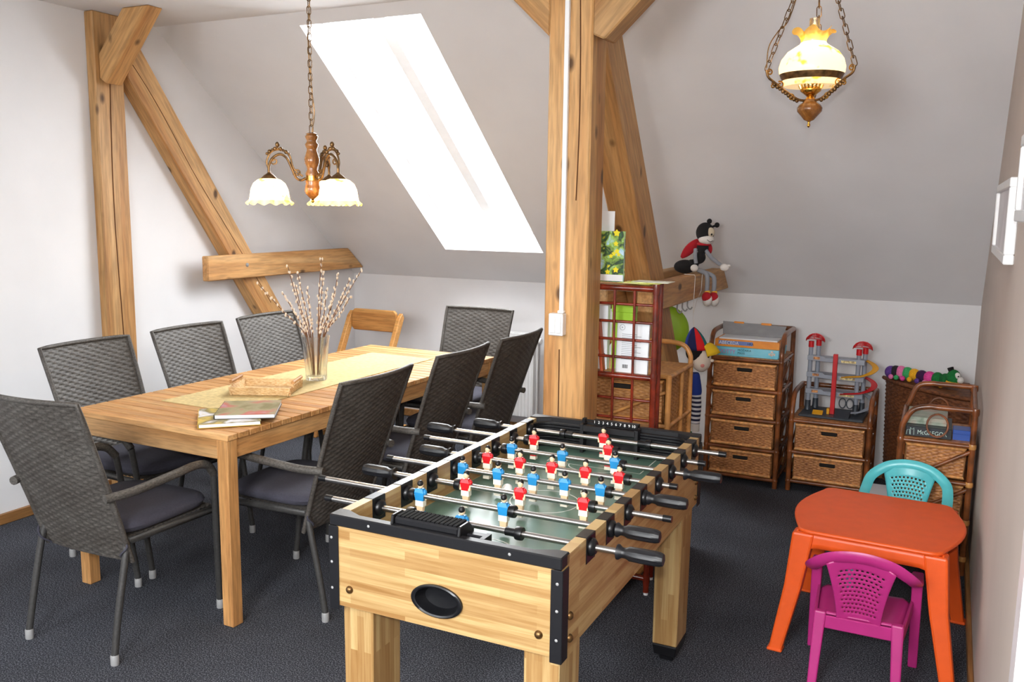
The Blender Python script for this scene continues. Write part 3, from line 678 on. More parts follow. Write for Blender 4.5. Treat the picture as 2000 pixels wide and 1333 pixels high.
for s_ in (-1, 1):
    for q in (-1, 1):
        cx, cy = s_*(hx-0.0605), q*(hy-0.095)
        l = part('leg', MB().taper((cx, cy, 0.07), (0.086, 0.13), (cx, cy, FB), (0.092, 0.13)), m_lz, ft, bevel=0.003)
        part('leg_shoe', MB().taper((cx, cy, 0.028), (0.078, 0.12), (cx, cy, 0.0695), (0.089, 0.134)).taper((cx, cy, 0.0), (0.05, 0.07), (cx, cy, 0.028), (0.055, 0.08)), m_blackm, l, bevel=0.004)
# rods with players (local z = 0 at the rod)
m_skin = M_plain('painted_skin', (236, 204, 164), 0.4); m_hair = M_plain('painted_hair', (18, 16, 18), 0.4)
m_redp = M_plain('red_shirt', (206, 26, 34), 0.35); m_blup = M_plain('blue_shirt', (36, 132, 190), 0.35); m_wht = M_plain('painted_white', (238, 232, 214), 0.4)
def player(shirt, name, face):
    b = MB()
    f = face
    b.m = 0; b.taper((0, 0, -0.014), (0.025, 0.017), (0, 0, 0.010), (0.031, 0.020)); b.taper((0, 0, 0.010), (0.031, 0.020), (0, 0, 0.021), (0.017, 0.013))
    b.ball((0.0145, 0, 0.010), (0.0055, 0.008, 0.009), 8, 6); b.ball((-0.0145, 0, 0.010), (0.0055, 0.008, 0.009), 8, 6)
    b.m = 1; b.ball((0, 0, 0.031), (0.0082, 0.0088, 0.0115), 12, 8)
    for s_ in (-1, 1): b.taper((s_*0.0145, f*0.006, -0.012), (0.006, 0.008), (s_*0.016, f*0.003, 0.004), (0.007, 0.010))
    b.taper((0, 0, -0.049), (0.0175, 0.011), (0, 0, -0.027), (0.021, 0.014))
    b.m = 2; b.ball((0, -f*0.0018, 0.0355), (0.0088, 0.0090, 0.0095), 12, 8)
    b.m = 3; b.taper((0, 0, -0.030), (0.026, 0.017), (0, 0, -0.0135), (0.0255, 0.0172))
    b.m = 0; b.taper((0, f*0.002, -0.053), (0.022, 0.016), (0, f*0.001, -0.047), (0.020, 0.014))
    b.m = 3; b.taper((0, f*0.002, -0.064), (0.0215, 0.020), (0, f*0.002, -0.053), (0.021, 0.017))
    return b.mesh(name, [shirt, m_skin, m_hair, m_wht], False)
me_rp, me_bp = player(m_redp, 'player', -1), player(m_blup, 'player', 1)
def grip(sgn):
    def rf(r, h, th, i): return (r*(1+0.05*math.cos(10*th)) if 3 < i < 10 else r, h)
    pr = [(0.0085, 0.0), (0.0185, 0.0), (0.0185, 0.004), (0.0125, 0.012), (0.0125, 0.022), (0.0165, 0.030), (0.0172, 0.06), (0.0172, 0.09), (0.0165, 0.104), (0.0135, 0.113), (0.0, 0.117)]
    pr = [(r, h*sgn) for r, h in pr]
    return MB().lathe(pr, 30, (0, 0, 0), 'x', rf).mesh('grip', m_blackm, True)
me_g = {1: grip(1), -1: grip(-1)}
me_endcap = MB().lathe([(0.0, -0.012), (0.0092, -0.012), (0.0092, 0.012), (0.0, 0.012)], 14, (0, 0, 0), 'x').mesh('end_cap', m_black, True)
me_bumper = MB().lathe([(0.0085, -0.009), (0.0165, -0.009), (0.0175, -0.004), (0.0175, 0.004), (0.0165, 0.009), (0.0085, 0.009)], 18, (0, 0, 0), 'x').mesh('bumper', m_black, True)
me_sleeve = MB().lathe([(0.0082, -0.018), (0.011, -0.018), (0.011, 0.018), (0.0082, 0.018)], 14, (0, 0, 0), 'x').mesh('stop_sleeve', m_black, True)
# colour, player x (world), left end, right end (world x), bumpers
RODS = [('b', [-1.085], -1.515, -0.545), ('b', [-1.296, -1.033], -1.645, -0.595), ('r', [-1.226, -1.05, -0.856], -1.59, -0.612),
        ('b', [-1.315, -1.191, -1.073, -0.971, -0.858], -1.59, -0.60), ('r', [-1.30, -1.183, -1.072, -0.96, -0.85], -1.555, -0.674),
        ('b', [-1.28, -1.095, -0.913], -1.62, -0.570), ('r', [-1.261, -0.985], -1.695, -0.66), ('r', [-1.054], -1.575, -0.625)]
for k, (colr, xs, xa, xb) in enumerate(RODS):
    y = rodY[k]; a, b = xa-FX, xb-FX
    g = 1 if colr == 'b' else -1
    ra, rb_ = (a, b-0.10) if g > 0 else (a+0.10, b)
    r = part('rod', MB().tube([(ra, 0, 0), (rb_, 0, 0)], 0.0079, 14), m_chrome, ft, True, loc=(0, y, RZ))
    obj('grip', me_g[g], r, ((b-0.117) if g > 0 else (a+0.117), 0, 0))
    obj('end_cap', me_endcap, r, (a+0.008 if g > 0 else b-0.008, 0, 0))
    for x in xs: obj('player', me_bp if colr == 'b' else me_rp, r, (x-FX, 0, 0), label='blue player figure' if colr == 'b' else 'red player figure')
    if k in (0, 7):
        for q in (-0.155, 0.165): obj('bumper', me_bumper, r, (xs[0]-FX+q, 0, 0)); obj('stop_sleeve', me_sleeve, r, (xs[0]-FX+q+(0.02 if q < 0 else -0.02), 0, 0))
    else:
        obj('bumper', me_bumper, r, (xs[0]-FX-0.026, 0, 0)); obj('bumper', me_bumper, r, (xs[-1]-FX+0.026, 0, 0))
tag(part('football', MB().ball((0, 0, 0), 0.0165, 18, 12), m_white, None, True, loc=(-1.18, 2.395, FZ+0.0165)), 'small white ball lying on the green football table pitch', 'ball')
# ---------------------------------------------------------------- children's plastic table and chairs
m_orange = M_plain('orange_plastic', (226, 88, 26), 0.42, var=0.02); m_pink = M_plain('magenta_plastic', (178, 44, 120), 0.38, var=0.02); m_teal = M_plain('turquoise_plastic', (92, 200, 208), 0.3, var=0.02)
KH = 0.462
t = thing('kids_table', 'small orange plastic children table between two little chairs', 'table', (-0.166, 3.425, 0), -0.055)
hx, hy = 0.238, 0.283
def outline(k=1.0, bow=0.052):
    pts = []
    cr = 0.045
    def corner(sx, sy, a0):
        return [((hx-cr)*sx+cr*math.cos(math.radians(a0+i*22.5)), (hy-cr)*sy+cr*math.sin(math.radians(a0+i*22.5))) for i in range(5)]
    pts += corner(1, -1, -90)
    pts += [(hx+bow*math.sin(PI*i/10), (-hy+cr)+(2*hy-2*cr)*i/10) for i in range(1, 10)]
    pts += corner(1, 1, 0); pts += corner(-1, 1, 90)
    pts += [(-hx-bow*math.sin(PI*i/10), (hy-cr)-(2*hy-2*cr)*i/10) for i in range(1, 10)]
    pts += corner(-1, -1, 180)
    return [(x*k, y*k) for x, y in pts]
part('tabletop', MB().prism(outline(), KH-0.014, KH, 'z'), m_orange, t, True, bevel=0.006, seg=3)
part('top_ridge', flatline([(x, y, KH+0.0005) for x, y in outline(0.93)+outline(0.93)[:1]], 0.003), m_orange, t)
def apron(a, b, drop, n=14):
    a, b = Vector(a), Vector(b); mb = MB()
    def fn(u, v):
        p = a.lerp(b, u); e = abs(2*u-1); low = 0.05+drop*e**16
        z = KH-0.012-v*low
        return (p.x*(1+0.012*v), p.y*(1+0.012*v), z)
    return mb.grid(fn, n, 3)
for s_ in (-1, 1):
    part('apron', apron((-hx+0.01, s_*(hy-0.012)), (hx-0.01, s_*(hy-0.012)), 0.10), m_orange, t, True, solid=0.006)
    part('apron', apron((s_*(hx-0.004), -hy+0.01), (s_*(hx-0.004), hy-0.01), 0.10), m_orange, t, True, solid=0.006)
    for q in (-1, 1):
        top = (s_*(hx-0.026), q*(hy-0.034), KH-0.014); bot = (s_*(hx+0.044), q*(hy+0.006), 0.0)
        lg = MB().taper(bot, (0.046, 0.042), (s_*(hx-0.002), q*(hy-0.018), 0.25), (0.060, 0.052)).taper((s_*(hx-0.002), q*(hy-0.018), 0.25), (0.060, 0.052), top, (0.075, 0.066))
        l = part('leg', lg, m_orange, t, bevel=0.008, seg=2)
        part('foot_rim', MB().taper((bot[0], bot[1], 0.0), (0.054, 0.05), (bot[0], bot[1], 0.012), (0.053, 0.049)), m_orange, l, bevel=0.004)
def kids_chair(label, loc, rz, mat):
    t = thing('kids_chair', label, 'chair', loc, rz)
    SH, TH = 0.255, 0.485
    def seatfn(u, v):
        w = 0.27+0.04*v; x = (u-0.5)*w; y = -0.125+0.27*v
        z = SH-0.012*math.sin(PI*u)*math.sin(PI*v)-0.03*max(0, abs(2*u-1)-0.85)/0.15-0.03*max(0, v-0.9)/0.1
        return (x, y, z)
    part('seat', MB().grid(seatfn, 20, 18), mat, t, True, solid=0.007)
    for s_ in (-1, 1):
        part('side_apron', MB().hexa([(s_*0.128, -0.125, 0.205), (s_*0.138, -0.125, 0.205), (s_*0.158, 0.145, 0.205), (s_*0.148, 0.145, 0.205), (s_*0.128, -0.125, 0.252), (s_*0.138, -0.125, 0.252), (s_*0.158, 0.145, 0.252), (s_*0.148, 0.145, 0.252)]), mat, t, bevel=0.003)
    part('back_apron', MB().box(-0.13, 0.13, -0.132, -0.124, 0.205, 0.25), mat, t, bevel=0.003)
    # rim: arms and arch in one sweep
    half = [(0.160, 0.125, 0.345), (0.162, 0.02, 0.358), (0.160, -0.08, 0.388), (0.148, -0.145, 0.425), (0.10, -0.172, 0.463), (0.05, -0.182, 0.480)]
    path = spline([(-x, y, z) for x, y, z in half]+[(0, -0.184, TH)]+half[::-1], 5)
    vs = []; n = 8
    rim = MB(); k = len(path)
    for i, p in enumerate(path):
        d = (path[min(i+1, k-1)]-path[max(i-1, 0)]).normalized()
        f = i/(k-1); back = math.exp(-((f-0.5)/0.24)**2)
        o = Vector((0, 0.0, 1))*back + Vector((1 if p.x > 0 else -1, 0, 0))*(1-back)*0.9 + Vector((0, -0.25, 0))*back
        u = (o-d*o.dot(d)).normalized(); w = d.cross(u)
        for j in range(n):
            a = 2*PI*j/n; vs.append(p+u*math.cos(a)*0.021+w*math.sin(a)*0.0075)
    rim.add(vs, [(i*n+j, i*n+(j+1) % n, (i+1)*n+(j+1) % n, (i+1)*n+j) for i in range(k-1) for j in range(n)]+[tuple(range(n))[::-1], tuple(range((k-1)*n, k*n))])
    part('arm_and_back_rim', rim, mat, t, True)
    # perforated centre panel
    NU, NV = 24, 30
    def pan(u, v):
        w = 0.135+0.075*v**1.6; x = (u-0.5)*w
        return Vector((x, -0.128-0.052*v+0.012*math.sin(PI*u), SH-0.012+(TH-SH+0.004)*v-0.03*v*(2*u-1)**2))
    mb = MB(); vs = [pan(i/NU, j/NV) for j in range(NV+1) for i in range(NU+1)]; fs = []
    for j in range(NV):
        for i in range(NU):
            if 3 <= i < NU-3 and 4 <= j < NV-4 and ((i % 2 == 0 and j % 4 == 0) or (i % 2 == 1 and j % 4 == 2)): continue
            b = j*(NU+1)+i; fs.append((b, b+1, b+NU+2, b+NU+1))
    mb.add(vs, fs); part('back_panel', mb, mat, t, True, solid=0.005)
    for s_ in (-1, 1):
        part('leg', MB().taper((s_*0.168, 0.155, 0), (0.030, 0.034), (s_*0.163, 0.125, 0.35), (0.036, 0.040)), mat, t, bevel=0.005, seg=2)
        part('leg', MB().taper((s_*0.128, -0.165, 0), (0.028, 0.030), (s_*0.118, -0.122, 0.262), (0.038, 0.026)), mat, t, bevel=0.005, seg=2)
    return t
kids_chair('little magenta plastic armchair pushed under the orange table', (-0.181, 3.092, 0), 0.0, m_pink)
kids_chair('little turquoise plastic armchair with lattice back behind the orange table', (-0.10, 3.955, 0), PI-0.06, m_teal)

# ---------------------------------------------------------------- brown rattan drawer units
def bind(p, r=0.0165, ax='z', w=0.016):
    return MB().lathe([(r*0.9, -w/2), (r, -w/4), (r, w/4), (r*0.9, w/2)], 10, p, ax)
def drawer(parent, x0, x1, yf, yb, z0, z1, slot=True, mw=None, me_=None):
    mw = mw or m_drawer; me_ = me_ or m_drawer_edge
    w, h = x1-x0, z1-z0
    d = part('drawer', MB().box(x0+0.006, x1-0.006, yf+0.010, yb, z0+0.004, z1-0.006), mw, parent)
    fr = weave(w-0.028, h-0.028, 0.0075, 0.022, 0.0035)
    part('woven_front', fr, mw, d, True, loc=((x0+x1)/2, yf+0.006, z0+0.014))
    part('edge_binding', MB().tube([(x0+0.009, yf+0.002, z0+0.009), (x1-0.009, yf+0.002, z0+0.009), (x1-0.009, yf+0.002, z1-0.009), (x0+0.009, yf+0.002, z1-0.009)], 0.009, 8, closed=True), me_, d, True)
    if slot:
        cx, cz = (x0+x1)/2, z1-0.042
        part('grip_shade', MB().box(cx-0.042, cx+0.042, yf-0.001, yf+0.012, cz-0.013, cz+0.011), m_slot_shade, d, bevel=0.005)  # solid dark block, coloured like the shade inside a grip slot
        part('grip_rim', MB().tube([(cx-0.044, yf, cz-0.015), (cx+0.044, yf, cz-0.015), (cx+0.044, yf, cz+0.013), (cx-0.044, yf, cz+0.013)], 0.0035, 6, closed=True), me_, d, True)
    return d
def rattan_unit(name, label, x0, x1, y0, y1, levels, ztop, r=0.014):
    """levels: rail heights from the floor up; drawers between them"""
    t = thing(name, label, 'drawers', ((x0+x1)/2, (y0+y1)/2, 0))
    hx, hy = (x1-x0)/2, (y1-y0)/2; zs = levels[-1]
    for sx in (-1, 1):
        part('post', MB().tube([(sx*hx, -hy, 0), (sx*hx, -hy, zs+0.01)], r, 10), m_rattan, t, True)
        part('post', MB().tube([(sx*hx, hy, 0), (sx*hx, hy, ztop)], r, 10), m_rattan, t, True)
        part('gallery_arch', MB().tube(spline([(sx*hx, -hy, zs+0.01), (sx*hx, -hy+0.005, zs+0.055), (sx*hx, -hy+0.045, ztop-0.02), (sx*hx, -hy+0.13, ztop), (sx*hx, hy, ztop)], 6), r, 10), m_rattan, t, True)
        for z in levels: part('side_rail', MB().tube([(sx*hx, -hy, z), (sx*hx, hy, z)], r*0.7, 8), m_rattan, t, True)
        for a, b in zip(levels, levels[1:]):
            part('side_loop', MB().tube([(sx*hx, 0.8*hy*math.cos(q*PI/12), (a+b)/2+(b-a)*0.45*math.sin(q*PI/12)) for q in range(24)], 0.005, 6, closed=True), m_rattan, t, True)
            part('side_cane', MB().tube([(sx*hx, -hy*0.9, a+0.005), (sx*hx, hy*0.9, b-0.005)], 0.005, 6), m_rattan, t, True)
    part('top_rail', MB().tube([(-hx, hy, ztop), (hx, hy, ztop)], r, 10), m_rattan, t, True)
    for z in levels:
        part('front_rail', MB().tube([(-hx, -hy, z), (hx, -hy, z)], r*0.8, 8), m_rattan, t, True)
        part('back_rail', MB().tube([(-hx, hy, z), (hx, hy, z)], r*0.7, 8), m_rattan, t, True)
        for sx in (-1, 1): part('cane_binding', bind((sx*hx, -hy, z)), m_rattan, t, True)
    part('shelf_board', MB().box(-hx, hx, -hy, hy, zs+0.006, zs+0.014), m_drawer, t)
    for a, b in zip(levels, levels[1:]): drawer(t, -hx+0.016, hx-0.016, -hy-0.006+random.uniform(-0.006, 0.003), hy-0.02, a+0.012, b-0.012)
    return t
rattan_unit('drawer_unit', 'tall brown rattan unit with four wicker drawers against the knee wall', -1.205, -0.805, 5.08, 5.46, [0.045, 0.213, 0.384, 0.555, 0.727], 0.878)
rattan_unit('drawer_unit', 'low brown rattan unit with two wicker drawers under the toy garage', -0.735, -0.325, 5.10, 5.46, [0.055, 0.225, 0.405], 0.555)

# corner hamper
t = thing('corner_hamper', 'dark woven corner hamper carrying the colourful caterpillar', 'hamper', (XR-0.02, YW-0.02, 0))
RH = 0.44
def ham(u, v, d=0): 
    a = PI+ u*PI/2; r = RH*(1-0.0*v); k = 1-0.16*math.sin(PI*u)
    return a, r*k
def hamfn(x, z, d):
    u = x/0.62+0.5; a, r = ham(u, 0); r = r*(0.955+0.045*z/0.6)+d
    return (r*math.cos(a), r*math.sin(a), z+0.01)
part('body', weave(0.62, 0.585, 0.012, 0.026, 0.0035, hamfn), m_ham, t, True)
part('back_side', MB().box(-RH*0.955, 0, -0.006, 0, 0.0, 0.59), m_ham, t); part('right_side', MB().box(-0.006, 0, -RH*0.955, -0.006, 0.0, 0.59), m_ham, t)
part('bottom', MB().prism([(0, 0)]+[(ham(i/12, 0)[1]*0.94*math.cos(ham(i/12, 0)[0]), ham(i/12, 0)[1]*0.94*math.sin(ham(i/12, 0)[0])) for i in range(13)], 0, 0.012, 'z'), m_ham, t)
part('lid', MB().prism([(0, 0)]+[(ham(i/12, 0)[1]*1.03*math.cos(ham(i/12, 0)[0]), ham(i/12, 0)[1]*1.03*math.sin(ham(i/12, 0)[0])) for i in range(13)], 0.598, 0.622, 'z'), m_ham, t, bevel=0.006)
part('lid_binding', MB().tube([(ham(i/16, 0)[1]*1.03*math.cos(ham(i/16, 0)[0]), ham(i/16, 0)[1]*1.03*math.sin(ham(i/16, 0)[0]), 0.612) for i in range(17)], 0.011, 8), m_ham, t, True)

# rattan shelf by the right wall
SX0, SX1, SY0, SY1 = -0.138, 0.145, 4.21, 4.60
t = thing('rattan_shelf', 'brown rattan shelf with arched top standing against the beige wall', 'shelf', ((SX0+SX1)/2, (SY0+SY1)/2, 0))
hx, hy = (SX1-SX0)/2, (SY1-SY0)/2
LV = [0.075, 0.24, 0.41, 0.578]; ZT = 0.735
for sy in (-1, 1):
    zt = ZT + (0.035 if sy > 0 else 0)
    part('arch_frame', MB().tube(spline([(-hx, sy*hy, 0), (-hx, sy*hy, 0.3), (-hx, sy*hy, 0.60), (-hx+0.012, sy*hy, 0.665), (-hx+0.045, sy*hy, zt-0.018), (-hx+0.10, sy*hy, zt), (0, sy*hy, zt), (hx, sy*hy, zt)], 5), 0.0125, 10), m_rattan, t, True)
    part('post', MB().tube([(hx, sy*hy, 0), (hx, sy*hy, zt)], 0.0125, 10), m_rattan, t, True)
    part('corner_binding', bind((hx, sy*hy, zt-0.005), 0.017, 'z', 0.03), m_rattan, t, True)
    for z in LV:
        part('cross_rail', MB().tube([(-hx, sy*hy, z), (hx, sy*hy, z)], 0.0105, 8), m_rattan, t, True)
        for sx in (-1, 1): part('cane_binding', bind((sx*hx, sy*hy, z), 0.016, 'z', 0.022), m_gold if sx > 0 and sy < 0 else m_rattan, t, True)
    part('ring', MB().tube([(0.0+0.042*math.cos(q*PI/10), sy*hy, 0.655+0.05*math.sin(q*PI/10)) for q in range(20)], 0.0045, 6, closed=True), m_rattan, t, True)
    for a, b in zip(LV, LV[1:]): part('diagonal_cane', MB().tube([(-hx+0.06, sy*hy-0.012*0, a+0.01), (hx, sy*hy, b-0.02)], 0.009, 8), m_rattan, t, True)
for sx in (-1, 1):
    for z in LV: part('side_rail', MB().tube([(sx*hx, -hy, z), (sx*hx, hy, z)], 0.0095, 8), m_rattan, t, True)
    part('top_rail', MB().tube([(sx*hx, -hy, ZT if sx > 0 else 0.62), (sx*hx, hy, ZT+0.035 if sx > 0 else 0.65)], 0.0095, 8), m_rattan, t, True)
part('shelf_board', MB().box(-hx, hx, -hy, hy, LV[-1]+0.004, LV[-1]+0.012), m_drawer, t)
for a, b in zip(LV, LV[1:]): drawer(t, -hx+0.014, hx-0.014, -hy+0.018, hy-0.02, a+0.012, b-0.012, slot=False)
# game boxes on the shelf
m_navy = M_plain('dark_box_print', (36, 44, 50), 0.4, var=0.15, scale=30); m_bluebox = M_plain('blue_box', (44, 84, 168), 0.35)
zb = LV[-1]+0.0125
t = thing('game_box', 'dark board game box with pale lettering on the rattan shelf', 'game box', (-0.030, 4.365, zb))
part('box_base', MB().box(-0.092, 0.092, -0.125, 0.125, 0, 0.045), m_navy, t, bevel=0.002)
m_mint = M_plain('mint_print', (200, 226, 216), 0.5)
text('box_title', 'McGREGOR', 0.027, m_mint, t, (-0.045, -0.1256, 0.012), (PI/2, 0, 0), sx=0.84)
part('castle_drawing', MB().tube([(-0.088, -0.1255, 0.006), (-0.086, -0.1255, 0.026), (-0.076, -0.1255, 0.029), (-0.074, -0.1255, 0.008)], 0.0012, 4).tube([(-0.072, -0.1255, 0.006), (-0.073, -0.1255, 0.038), (-0.066, -0.1255, 0.030), (-0.059, -0.1255, 0.038), (-0.058, -0.1255, 0.006)], 0.0012, 4), m_mint, t)['kind'] = 'stuff'
m_pale = M_print('pale_green_print', [(120, 140, 120), (170, 180, 165), (190, 150, 130)], 20)
t = thing('game_box', 'pale green game box lying on the dark lettered box', 'game box', (-0.035, 4.40, zb+0.0455))
part('box_base', MB().box(-0.085, 0.075, -0.11, 0.12, 0, 0.03), m_pale, t, bevel=0.002)
part('box_lid', MB().box(-0.087, 0.077, -0.112, 0.122, 0.012, 0.032), m_pale, t, bevel=0.002)
t = thing('small_box', 'small blue cardboard box on the rattan shelf by the wall', 'box', (0.102, 4.30, zb))
part('box_base', MB().box(-0.035, 0.032, -0.045, 0.045, 0, 0.042), m_bluebox, t); part('box_lid', MB().box(-0.0365, 0.0335, -0.0465, 0.0465, 0.026, 0.045), m_bluebox, t, bevel=0.002)
# stack of magazines on the floor behind the turquoise chair
for i in range(5):
    tag(part('magazine', MB().box(-0.10, 0.10, -0.14, 0.14, 0, 0.018), m_page, None, loc=(-0.215+random.uniform(-.006, .006), 5.0+random.uniform(-.006, .006), 0.0005+i*0.0186), bevel=0.002), 'white magazine in the low stack on the carpet beside the hamper', 'magazine', 'magazines stacked beside the hamper')

# honey-coloured rattan chest behind the red rack
GX0, GX1, GY0, GY1, GZ = -1.45, -1.035, 3.64, 3.985, 0.865
t = thing('rattan_chest', 'honey-coloured rattan chest with wicker drawers behind the red rack', 'chest', ((GX0+GX1)/2, (GY0+GY1)/2, 0))
hx, hy = (GX1-GX0)/2, (GY1-GY0)/2
LV = [0.05, 0.25, 0.45, 0.65, GZ]
for sx in (-1, 1):
    for sy in (-1, 1): part('post', MB().tube([(sx*hx, sy*hy, 0), (sx*hx, sy*hy, GZ+0.005)], 0.0135, 10), m_gold, t, True)
    part('side_panel', weave(2*hy-0.03, GZ-0.07, 0.0085, 0.022, 0.003, lambda x, z, d: (sx*(hx-0.004+d), x, 0.055+z)), m_goldw, t, True)
    part('middle_cane', MB().tube([(sx*(hx+0.004), 0.02, 0.05), (sx*(hx+0.004), 0.02, GZ)], 0.0095, 8), m_gold, t, True)
    for z in LV: part('side_rail', MB().tube([(sx*(hx+0.003), -hy, z), (sx*(hx+0.003), hy, z)], 0.0105, 8), m_gold, t, True)
part('gallery_arch', MB().tube(spline([(-hx, hy, GZ), (-hx+0.004, hy, GZ+0.05), (-hx+0.05, hy, GZ+0.095), (0, hy, GZ+0.10), (hx-0.05, hy, GZ+0.095), (hx-0.004, hy, GZ+0.05), (hx, hy, GZ)], 6), 0.0115, 10), m_gold, t, True)
part('curl', MB().tube([(0.03+0.04*math.cos(q*PI/10), hy, GZ+0.052+0.038*math.sin(q*PI/10)) for q in range(20)], 0.004, 6, closed=True), m_gold, t, True)
for z in LV: part('front_rail', MB().tube([(-hx, -hy, z), (hx, -hy, z)], 0.0105, 8), m_gold, t, True)
part('top_board', MB().box(-hx, hx, -hy, hy, GZ-0.008, GZ+0.008), m_goldw, t, bevel=0.003)
for a, b in zip(LV, LV[1:]): drawer(t, -hx+0.014, hx-0.014, -hy-0.004, hy-0.02, a+0.012, b-0.014, True, m_goldw, m_gold)
part('front_diagonal', MB().tube([(-0.05, -hy-0.018, 0.68), (hx-0.01, -hy-0.018, 0.80)], 0.007, 8), m_gold, t, True)

# red-brown lattice rack beside the post
RX0, RX1, RY0, RY1, RT = -1.45, -1.022, 3.372, 3.53, 1.272
t = thing('lattice_rack', 'narrow red-brown cane rack with lattice side next to the spruce post', 'rack', ((RX0+RX1)/2, (RY0+RY1)/2, 0))
hx, hy = (RX1-RX0)/2, (RY1-RY0)/2
for sx in (-1, 1):
    for sy in (-1, 1):
        o = part('post', MB().tube([(sx*(hx if sy < 0 else hx-0.028), sy*hy, 0.012), (sx*(hx if sy < 0 else hx-0.028), sy*hy, RT)], 0.0125 if sy < 0 else 0.010, 10), m_red, t, True)
        part('foot_glide', MB().lathe([(0.009, 0), (0.010, 0.003), (0.010, 0.013)], 10, (sx*(hx if sy < 0 else hx-0.028), sy*hy, 0)), m_white, o, True)
RL = [0.07, 0.36, 0.62, 0.905, RT-0.012]
for z in RL:
    for sy in (-1, 1): part('long_rail', MB().tube([(-hx, sy*hy, z), (hx-0.0*sy, sy*hy, z)] if sy < 0 else [(-hx+0.02, hy, z), (hx-0.02, hy, z)], 0.0125 if sy < 0 else 0.008, 10), m_red, t, True)
    part('shelf_board', MB().box(-hx+0.01, hx-0.035, -hy, hy, z-0.002, z+0.008), m_beech, t)
    part('corner_joint', MB().lathe([(0.0145, -0.02), (0.016, 0), (0.0145, 0.02)], 10, (hx, -hy, z)), m_red, t, True)
for x in (hx-0.083, hx-0.166, hx-0.25, hx-0.333): part('lattice_upright', MB().tube([(x, -hy-0.003, 0.07), (x-0.004, -hy-0.003, RT-0.012)], 0.0058, 8), m_red, t, True)
for z in (0.98, 1.052, 1.124, 1.195, 0.81, 0.73, 0.53, 0.45, 0.27, 0.17): part('lattice_bar', MB().tube([(-hx, -hy+0.006, z), (hx, -hy+0.006, z)], 0.0058, 8), m_red, t, True)
# papers in the rack
m_paper = M_plain('white_print', (228, 232, 236), 0.6, var=0.01); m_grey = M_plain('grey_print', (150, 152, 158), 0.6); m_lime = M_plain('lime_plastic', (152, 196, 40), 0.45); m_terra = M_plain('terracotta_spine', (186, 84, 46), 0.5)
zs = 0.9135
t = thing('book', 'white softcover book showing its printed back behind the red lattice', 'book', (-1.125, 3.405, zs), -0.02)
part('block', MB().box(-0.068, 0.068, -0.006, 0.008, 0, 0.208), m_paper, t, rot=(-0.06, 0, 0.0), bevel=0.001)
tx = MB()
for i in range(15):
    z = 0.155-i*0.0072
    tx.box(-0.045, -0.045+0.085*(0.75+0.25*math.sin(i*2.1)), -0.0068, -0.006, z, z+0.0022)
part('printed_lines', tx, m_grey, t, rot=(-0.06, 0, 0))['kind'] = 'stuff'
part('round_emblem', MB().tube([(-0.045+0.011*math.cos(q*PI/9), -0.0066, 0.183+0.011*math.sin(q*PI/9)) for q in range(18)], 0.0009, 4, closed=True).ball((-0.045, -0.0066, 0.183), (0.003, 0.0006, 0.003), 8, 6), m_grey, t, rot=(-0.06, 0, 0))['kind'] = 'stuff'
bc = MB()
for i in range(9): bc.box(-0.038+i*0.0026, -0.038+i*0.0026+(0.0018 if i % 3 else 0.001), -0.0068, -0.006, 0.018, 0.033)
part('barcode', bc, m_gspine, t, rot=(-0.06, 0, 0))['kind'] = 'stuff'
t = thing('folder_box', 'lime green storage box standing at the back of the red rack', 'box', (-1.185, 3.485, zs))
part('body', MB().box(-0.05, 0.045, -0.02, 0.02, 0, 0.262), m_lime, t, bevel=0.002); part('lid_lip', MB().box(-0.052, 0.047, -0.022, 0.021, 0.236, 0.27), m_lime, t, bevel=0.002)
t = thing('binder', 'tall white binder beside the lime green box in the rack', 'binder', (-1.29, 3.44, zs)); part('cover', MB().box(-0.045, 0.05, -0.012, 0.02, 0, 0.265), m_paper, t, bevel=0.002); part('finger_hole', MB().lathe([(0.008, -0.001), (0.0085, 0.0)], 12, (0.036, -0.0122, 0.06), 'y'), m_gspine, t)
t = thing('book', 'book with terracotta spine leaning against the white binder', 'book', (-1.243, 3.40, zs)); part('spine', MB().hexa([(-0.012, -0.008, 0), (0.0, -0.008, 0), (0.0, 0.02, 0), (-0.012, 0.02, 0), (-0.032, -0.008, 0.2), (-0.02, -0.008, 0.2), (-0.02, 0.02, 0.2), (-0.032, 0.02, 0.2)]), m_terra, t); part('pages', MB().hexa([(-0.013, -0.006, 0), (-0.0305, -0.006, 0.198), (-0.0305, 0.018, 0.198), (-0.013, 0.018, 0), (-0.0125, -0.006, 0), (-0.030, -0.006, 0.198), (-0.030, 0.018, 0.198), (-0.0125, 0.018, 0)]), m_page, t)
zl = 0.6285
book('book', 'thick white book with brick-red spine lying on the lower rack shelf', (-1.16, 3.452, zl), PI, 0.18, 0.105, 0.03, m_paper, m_terra)
book('book', 'brown-covered book lying on the thick white one in the rack', (-1.15, 3.452, zl+0.0305), PI, 0.17, 0.10, 0.024, M_print('brown_print', [(150, 110, 70), (120, 84, 50), (176, 140, 96)], 18), m_terra)
